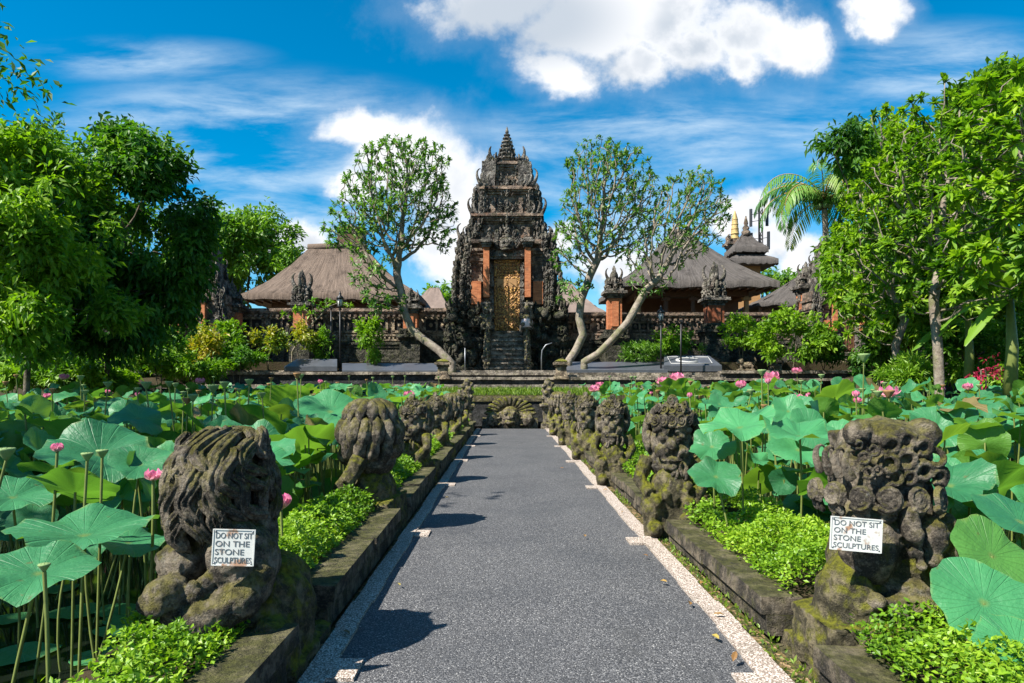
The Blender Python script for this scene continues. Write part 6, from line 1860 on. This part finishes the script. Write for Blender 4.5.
    for (x, y) in pts:
        k = r.random()
        R0 = r.uniform(.12, .27) * (1 if y > 9 else 1.12)
        side = -1 if x < 0 else 1
        top = 1.0 + .028 * y + r.normal(0, .09)
        if y < 6.5: top = min(top, 1.12)
        z = top * (r.random() ** .55) + .05 if r.random() > .12 else r.uniform(-.1, .4)
        z = min(z, 1.6) * (1.0 if side > 0 else .95)
        # keep the near leaves under the sight line of the things behind them
        if y < 7: z = min(z, 1.55 - .085 * y + r.uniform(-.4, 0.1))
        yel = k < (.36 if side < 0 else .30)
        tilt = abs(r.normal(0, 38)) * (1 if not yel else -1.3) + (10 if side > 0 else 4)
        az = -100 + r.normal(0, 85) if not yel else -90 + r.normal(0, 45)
        info.append((x, y, z, R0, r.uniform(.2, .6), r.uniform(.10, .28), R(tilt), R(az), ('lotus_yellow' if yel else 'lotus') if r.random() > .05 or y < 7.5 else 'lotus_dry', r.uniform(0, .12) if r.random() < .8 else .35))
    info.sort(key=lambda q: -(q[3] / q[1]) * (1.3 if q[2] > .5 else .8))
    NI = 262
    for i in info[:NI]:
        side = 'left' if i[0] < 0 else 'right'
        zone = 'near' if i[1] < 6.5 else ('middle' if i[1] < 11 else 'far')
        look = {'lotus_yellow': 'yellow green, backlit-tinted', 'lotus': 'blue green, mature', 'lotus_dry': 'browning, withered'}[i[8]]
        lab = '%s lotus leaf in the crowd filling the %s pond beside the path' % (look, side)
        lotus_leaf(r, i[:3], i[3], i[4], i[5], i[6], i[7], i[8], lab, 'crowded %s lotus leaves of the %s pond' % (look.split(',')[0], side), i[9], 26, 6)
    VV = []; T = []; Q = []; UV = []; RN = []; FM = []; off = 0; st = MB()
    for i in info[NI:]:
        V, tri, q, uv = blade_arrays(r, i[3], i[4], i[5], i[6], i[7], i[:3], 4, 16, i[9])
        VV.append(V); T.append(tri + off); Q.append(q + off); UV.append(uv); RN.append(np.full(len(V), r.random())); off += len(V)
        FM.append(({'lotus': 0, 'lotus_yellow': 1, 'lotus_dry': 2}[i[8]], len(tri), len(q)))
        stalk_mb(st, i[:3], (i[0] + r.normal(0, .1), i[1] + r.normal(0, .1), WZ), (0, 0, 0), .011, 4)
    fm = np.concatenate([np.concatenate([np.full(a[1], a[0]) for a in FM]), np.concatenate([np.full(a[2], a[0]) for a in FM])])
    o = np_mesh('lotus_leaves', np.concatenate(VV), [np.concatenate(T), np.concatenate(Q)], [M['lotus'], M['lotus_yellow'], M['lotus_dry']], None, fm=fm, smooth=True, uv=np.concatenate(UV), rnd=np.concatenate(RN))
    tag(o, 'dense mass of smaller and farther lotus leaves filling both ponds', 'lotus leaves', None, 'stuff')
    s = st.build('stalks', M['stalk'], o); tag(s, kind='stuff')
    # extra bare stems that thicken the stand
    # floating pads on the open water
    pads = [(100, 658, 26, 'frilly edged floating pad nearest the camera at the left'), (22, 655, 30, 'dark floating pad at the bottom left'), (75, 613, 24, 'floating pad under the big pale leaf'), (115, 611, 20, 'floating pad left of the lion knee'), (128, 619, 22, 'pale floating pad touching the lion side'), (118, 631, 22, 'shaded floating pad between stems'), (60, 590, 16, 'small floating pad far under the big pale leaf'), (10, 620, 18, 'floating pad at the left frame edge')]
    for (px, py, rp, lab) in pads:
        d = F * (EYE - WZ) / (py - PY0); V, tri, q, uv = blade_arrays(r, rp * mpp(d), .03, .012, 0, 0, (0, 0, 0), 5, 30)
        o = np_mesh('lily_pad', V, [tri, q], M['pad'], None, smooth=True, uv=uv, rnd=np.full(len(V), r.random()), loc=at(px, py, d) + Vector((0, 0, .012))); tag(o, lab, 'lily pad', 'floating pads in the open water')
    # flowers
    def flower(px, py, d, s, openn, label):
        p = at(px, py, d); root = empty('lotus_flower', p)
        for ringk, (n, tl, L) in enumerate(((6, .25 + openn * .35, 1.0), (7, .35 + openn * .75, 1.0), (6, .45 + openn * 1.1, .9))):
            for k in range(n):
                a = 2 * PI * (k + .5 * ringk) / n + r.uniform(-.1, .1); t_ = tl + r.uniform(-.08, .08)
                hd = np.array([math.cos(a), math.sin(a), 0]); sd = np.array([-math.sin(a), math.cos(a), 0]); Vs = []; uv = []
                Lp = s * L * r.uniform(.9, 1.05); m_ = 6
                for i in range(m_ + 1):
                    t = i / m_; e = PI / 2 - t_ * (1.0 - .45 * t); 
                    c = hd * (Lp * (math.sin(t_) * t + .28 * math.sin(PI * t) * .6)) + np.array([0, 0, Lp * math.cos(t_) * t])
                    w = .30 * Lp * math.sin(PI * min(1, t * .9 + .07)) ** .8 * (1 if t < .97 else .2)
                    for q in (-1, 0, 1): Vs.append(c + sd * q * w - hd * (0.35 * w * (abs(q) - .5)) * -1); uv.append((q, t))
                i = np.concatenate([np.arange(m_) * 3, np.arange(m_) * 3 + 1])
                np_mesh('petal', np.array(Vs), [np.stack([i, i + 1, i + 4, i + 3], 1)], M['petal'], root, smooth=True, uv=np.array(uv))
        mb = MB(); mb.lathe((0, 0, .0), [(.05 * s, 0), (.16 * s, .22 * s), (.17 * s, .27 * s), (.02, .275 * s)], 10); mb.build('receptacle', M['goldleaf'] if False else M['pod'], root)
        mb = MB(); stalk_mb(mb, (0, 0, .01), (r.normal(0, .1), r.normal(0, .1), WZ - .1 - p.z), (.05, 0, 0), .010); mb.build('stalk', M['stalk'], root)
        tag(root, label, 'lotus flower', 'pink lotus flowers')
    FL = [(153, 474, 4.4, 12, .4, 'open pink lotus against the lion mane'), (57, 447, 4.7, 9, .2, 'magenta lotus bud at the left among dark leaves'), (281, 500, 5.0, 16, .16, 'large closed pink bud right of the lion'), (80, 430, 8, 5, .4, 'tiny pink lotus far left'),
          (168, 414, 9, 6, .5, 'fading pink lotus above the lion'), (222, 421, 8.6, 6, .4, 'small fading lotus right of the lion head top'), (272, 394, 15, 6, .7, 'pale open lotus below the left terrace'), (312, 405, 13, 7, .3, 'pale pink lotus left of the second statue'), (409, 394, 16, 8, .35, 'pink lotus by the left row of statues'),
          (664, 380, 20, 9, .6, 'open pink lotus below the right slab, left of a pair'), (677, 376, 20.5, 9, .6, 'open pink lotus below the right slab, right of a pair'), (594, 388, 20, 7, .5, 'pale lotus by the right end post'), (741, 384, 17, 8, .2, 'closed pink lotus in the middle of the right pond'),
          (772, 375, 21, 9, .6, 'pink lotus in front of the bright shrub'), (797, 370, 22, 7, .3, 'magenta lotus below the bright shrub'), (800, 397, 12, 11, .8, 'wide open pink lotus left of the pale double one'), (834, 393, 12, 11, .6, 'open pink lotus above the upright leaf behind the demon'), (889, 390, 11, 12, .9, 'wide open pink lotus right of the demon head'),
          (968, 386, 14, 7, .3, 'pink lotus below the cordyline'), (600, 384, 21, 6, .4, 'tiny pink lotus near the right end post'), (858, 400, 12, 6, .3, 'half hidden pink lotus behind the demon head'), (64, 376, 19, 6, .4, 'pale pink lotus below the left grove'), (200, 380, 19, 6, .5, 'pale lotus beside the left shrubs')]
    for k in range(14):
        y = r.uniform(7, 20); x = r.choice((-1, 1)) * r.uniform(2.6, .7 * y)
        if not free(x, y): continue
        p_ = (PX0 + x * F / y, PY0 + r.uniform(-2, 16), y, 6 * 9 / y + 2, r.uniform(0, .25), 'small %s lotus bud standing in the %s pond among seed pods, one of several alike' % (('pink', 'left') if x < 0 else ('pink', 'right')))
        flower(p_[0], p_[1], y, .085, p_[4], p_[5]); o_ = [q_ for q_ in bpy.data.objects if q_.get('label') == p_[5]]
        for q_ in o_: q_['group'] = 'pink lotus buds of the %s pond' % ('left' if x < 0 else 'right')
    for f in FL: flower(f[0], f[1] + f[3] * .6, f[2], f[3] * 1.12 * mpp(f[2]), f[4], f[5])
    # seed pods
    def seed_pod(p, s, brown, label, group, yellow=False):
        mb = MB(); a = r.uniform(-.25, .25)
        mb.lathe((0, 0, 0), [(.10 * s, -.02 * s), (.20 * s, .12 * s), (.52 * s, .62 * s), (.56 * s, .74 * s), (.50 * s, .80 * s), (.1 * s, .78 * s)], 10, smooth=True)
        for k in range(7): q = k * 2 * PI / 6; rr = .32 * s if k < 6 else 0; mb.ell((rr * math.cos(q), rr * math.sin(q), .80 * s), (.06 * s, .06 * s, .03 * s), 6, 3)
        o = mb.build('lotus_seed_pod', M['pod_brown' if brown else 'pod'], None, p); 
        st = MB(); stalk_mb(st, (0, 0, 0), (r.normal(0, .1), r.normal(0, .1), WZ - .1 - p[2]), (r.normal(0, .05), 0, 0), .009, 5); st.build('stalk', M['stalk'], o)
        tag(o, label, 'seed pod', group)
    SP = [(87, 461, 4.3, 9, 'green lotus seed pod, left of the pair before the broad teal leaf'), (102, 458, 4.4, 9, 'green lotus seed pod, right of the pair before the broad teal leaf'), (44, 572, 3.0, 9, 'lotus seed pod with brown collar over the open water'), (6, 460, 4.4, 13, 'half ripe seed pod at the left frame edge'),
          (146, 389, 8.2, 8, 'tall green seed pod above the left leaf crowd'), (213, 393, 8.5, 9, 'tall seed pod above the lion head'), (262, 398, 8, 6, 'tall seed pod with brown collar right of the lion head'), (762, 376, 9, 7, 'tallest seed pod in the right pond'), (864, 362, 9.5, 9, 'large green seed pod high behind the demon head'), (751, 395, 10, 6, 'seed pod left of the tallest one in the right pond')]
    for s in SP: seed_pod(at(*s[:3]), s[3] * mpp(s[2]) * 1.15, False, s[4], 'lotus seed pods')
    n = 0
    while n < 135:
        y = 7 + 17 * r.random() ** .7; x = r.uniform(-.8 * y, .8 * y)
        if not free(x, y): continue
        n += 1; z = EYE - (r.uniform(-8, 20)) * y / F if r.random() < .8 else EYE - r.uniform(15, 50) * y / F
        side = 'left' if x < 0 else 'right'; br = r.random() < .25
        seed_pod((x, y, z), r.uniform(.07, .115), br, '%s lotus seed pod on a thin stalk, far in the %s pond' % ('dry brown' if br else 'small green', side), '%s seed pods of the %s pond' % ('brown' if br else 'green', side))
pond()
def fallen():
    r = np.random.default_rng(31)
    spots = [(648, 560), (690, 610), (712, 640), (733, 668), (700, 588), (622, 515), (603, 492), (660, 585), (725, 620), (400, 590), (445, 500), (560, 470), (585, 540), (350, 640)]
    for i, (px, py) in enumerate(spots):
        d = F * EYE / (py - PY0); p = at(px, py, d); p.z = .035
        B = np.zeros((1, 3)); dd = r.normal(0, 1, (1, 3)); dd[:, 2] = .1; nn = np.array([[r.normal(0, .3), r.normal(0, .3), 1.0]])
        o = leaf_mesh('fallen_leaf', B, dd, nn, np.array([r.uniform(.05, .09)]), np.array([.035]), M['leaf_dry'], None, r.random(1), .2, .05, True); o.location = p
        tag(o, 'small dry leaf lying on the grey pebble path or its pale edging', 'leaf', 'fallen leaves on the path')
fallen()
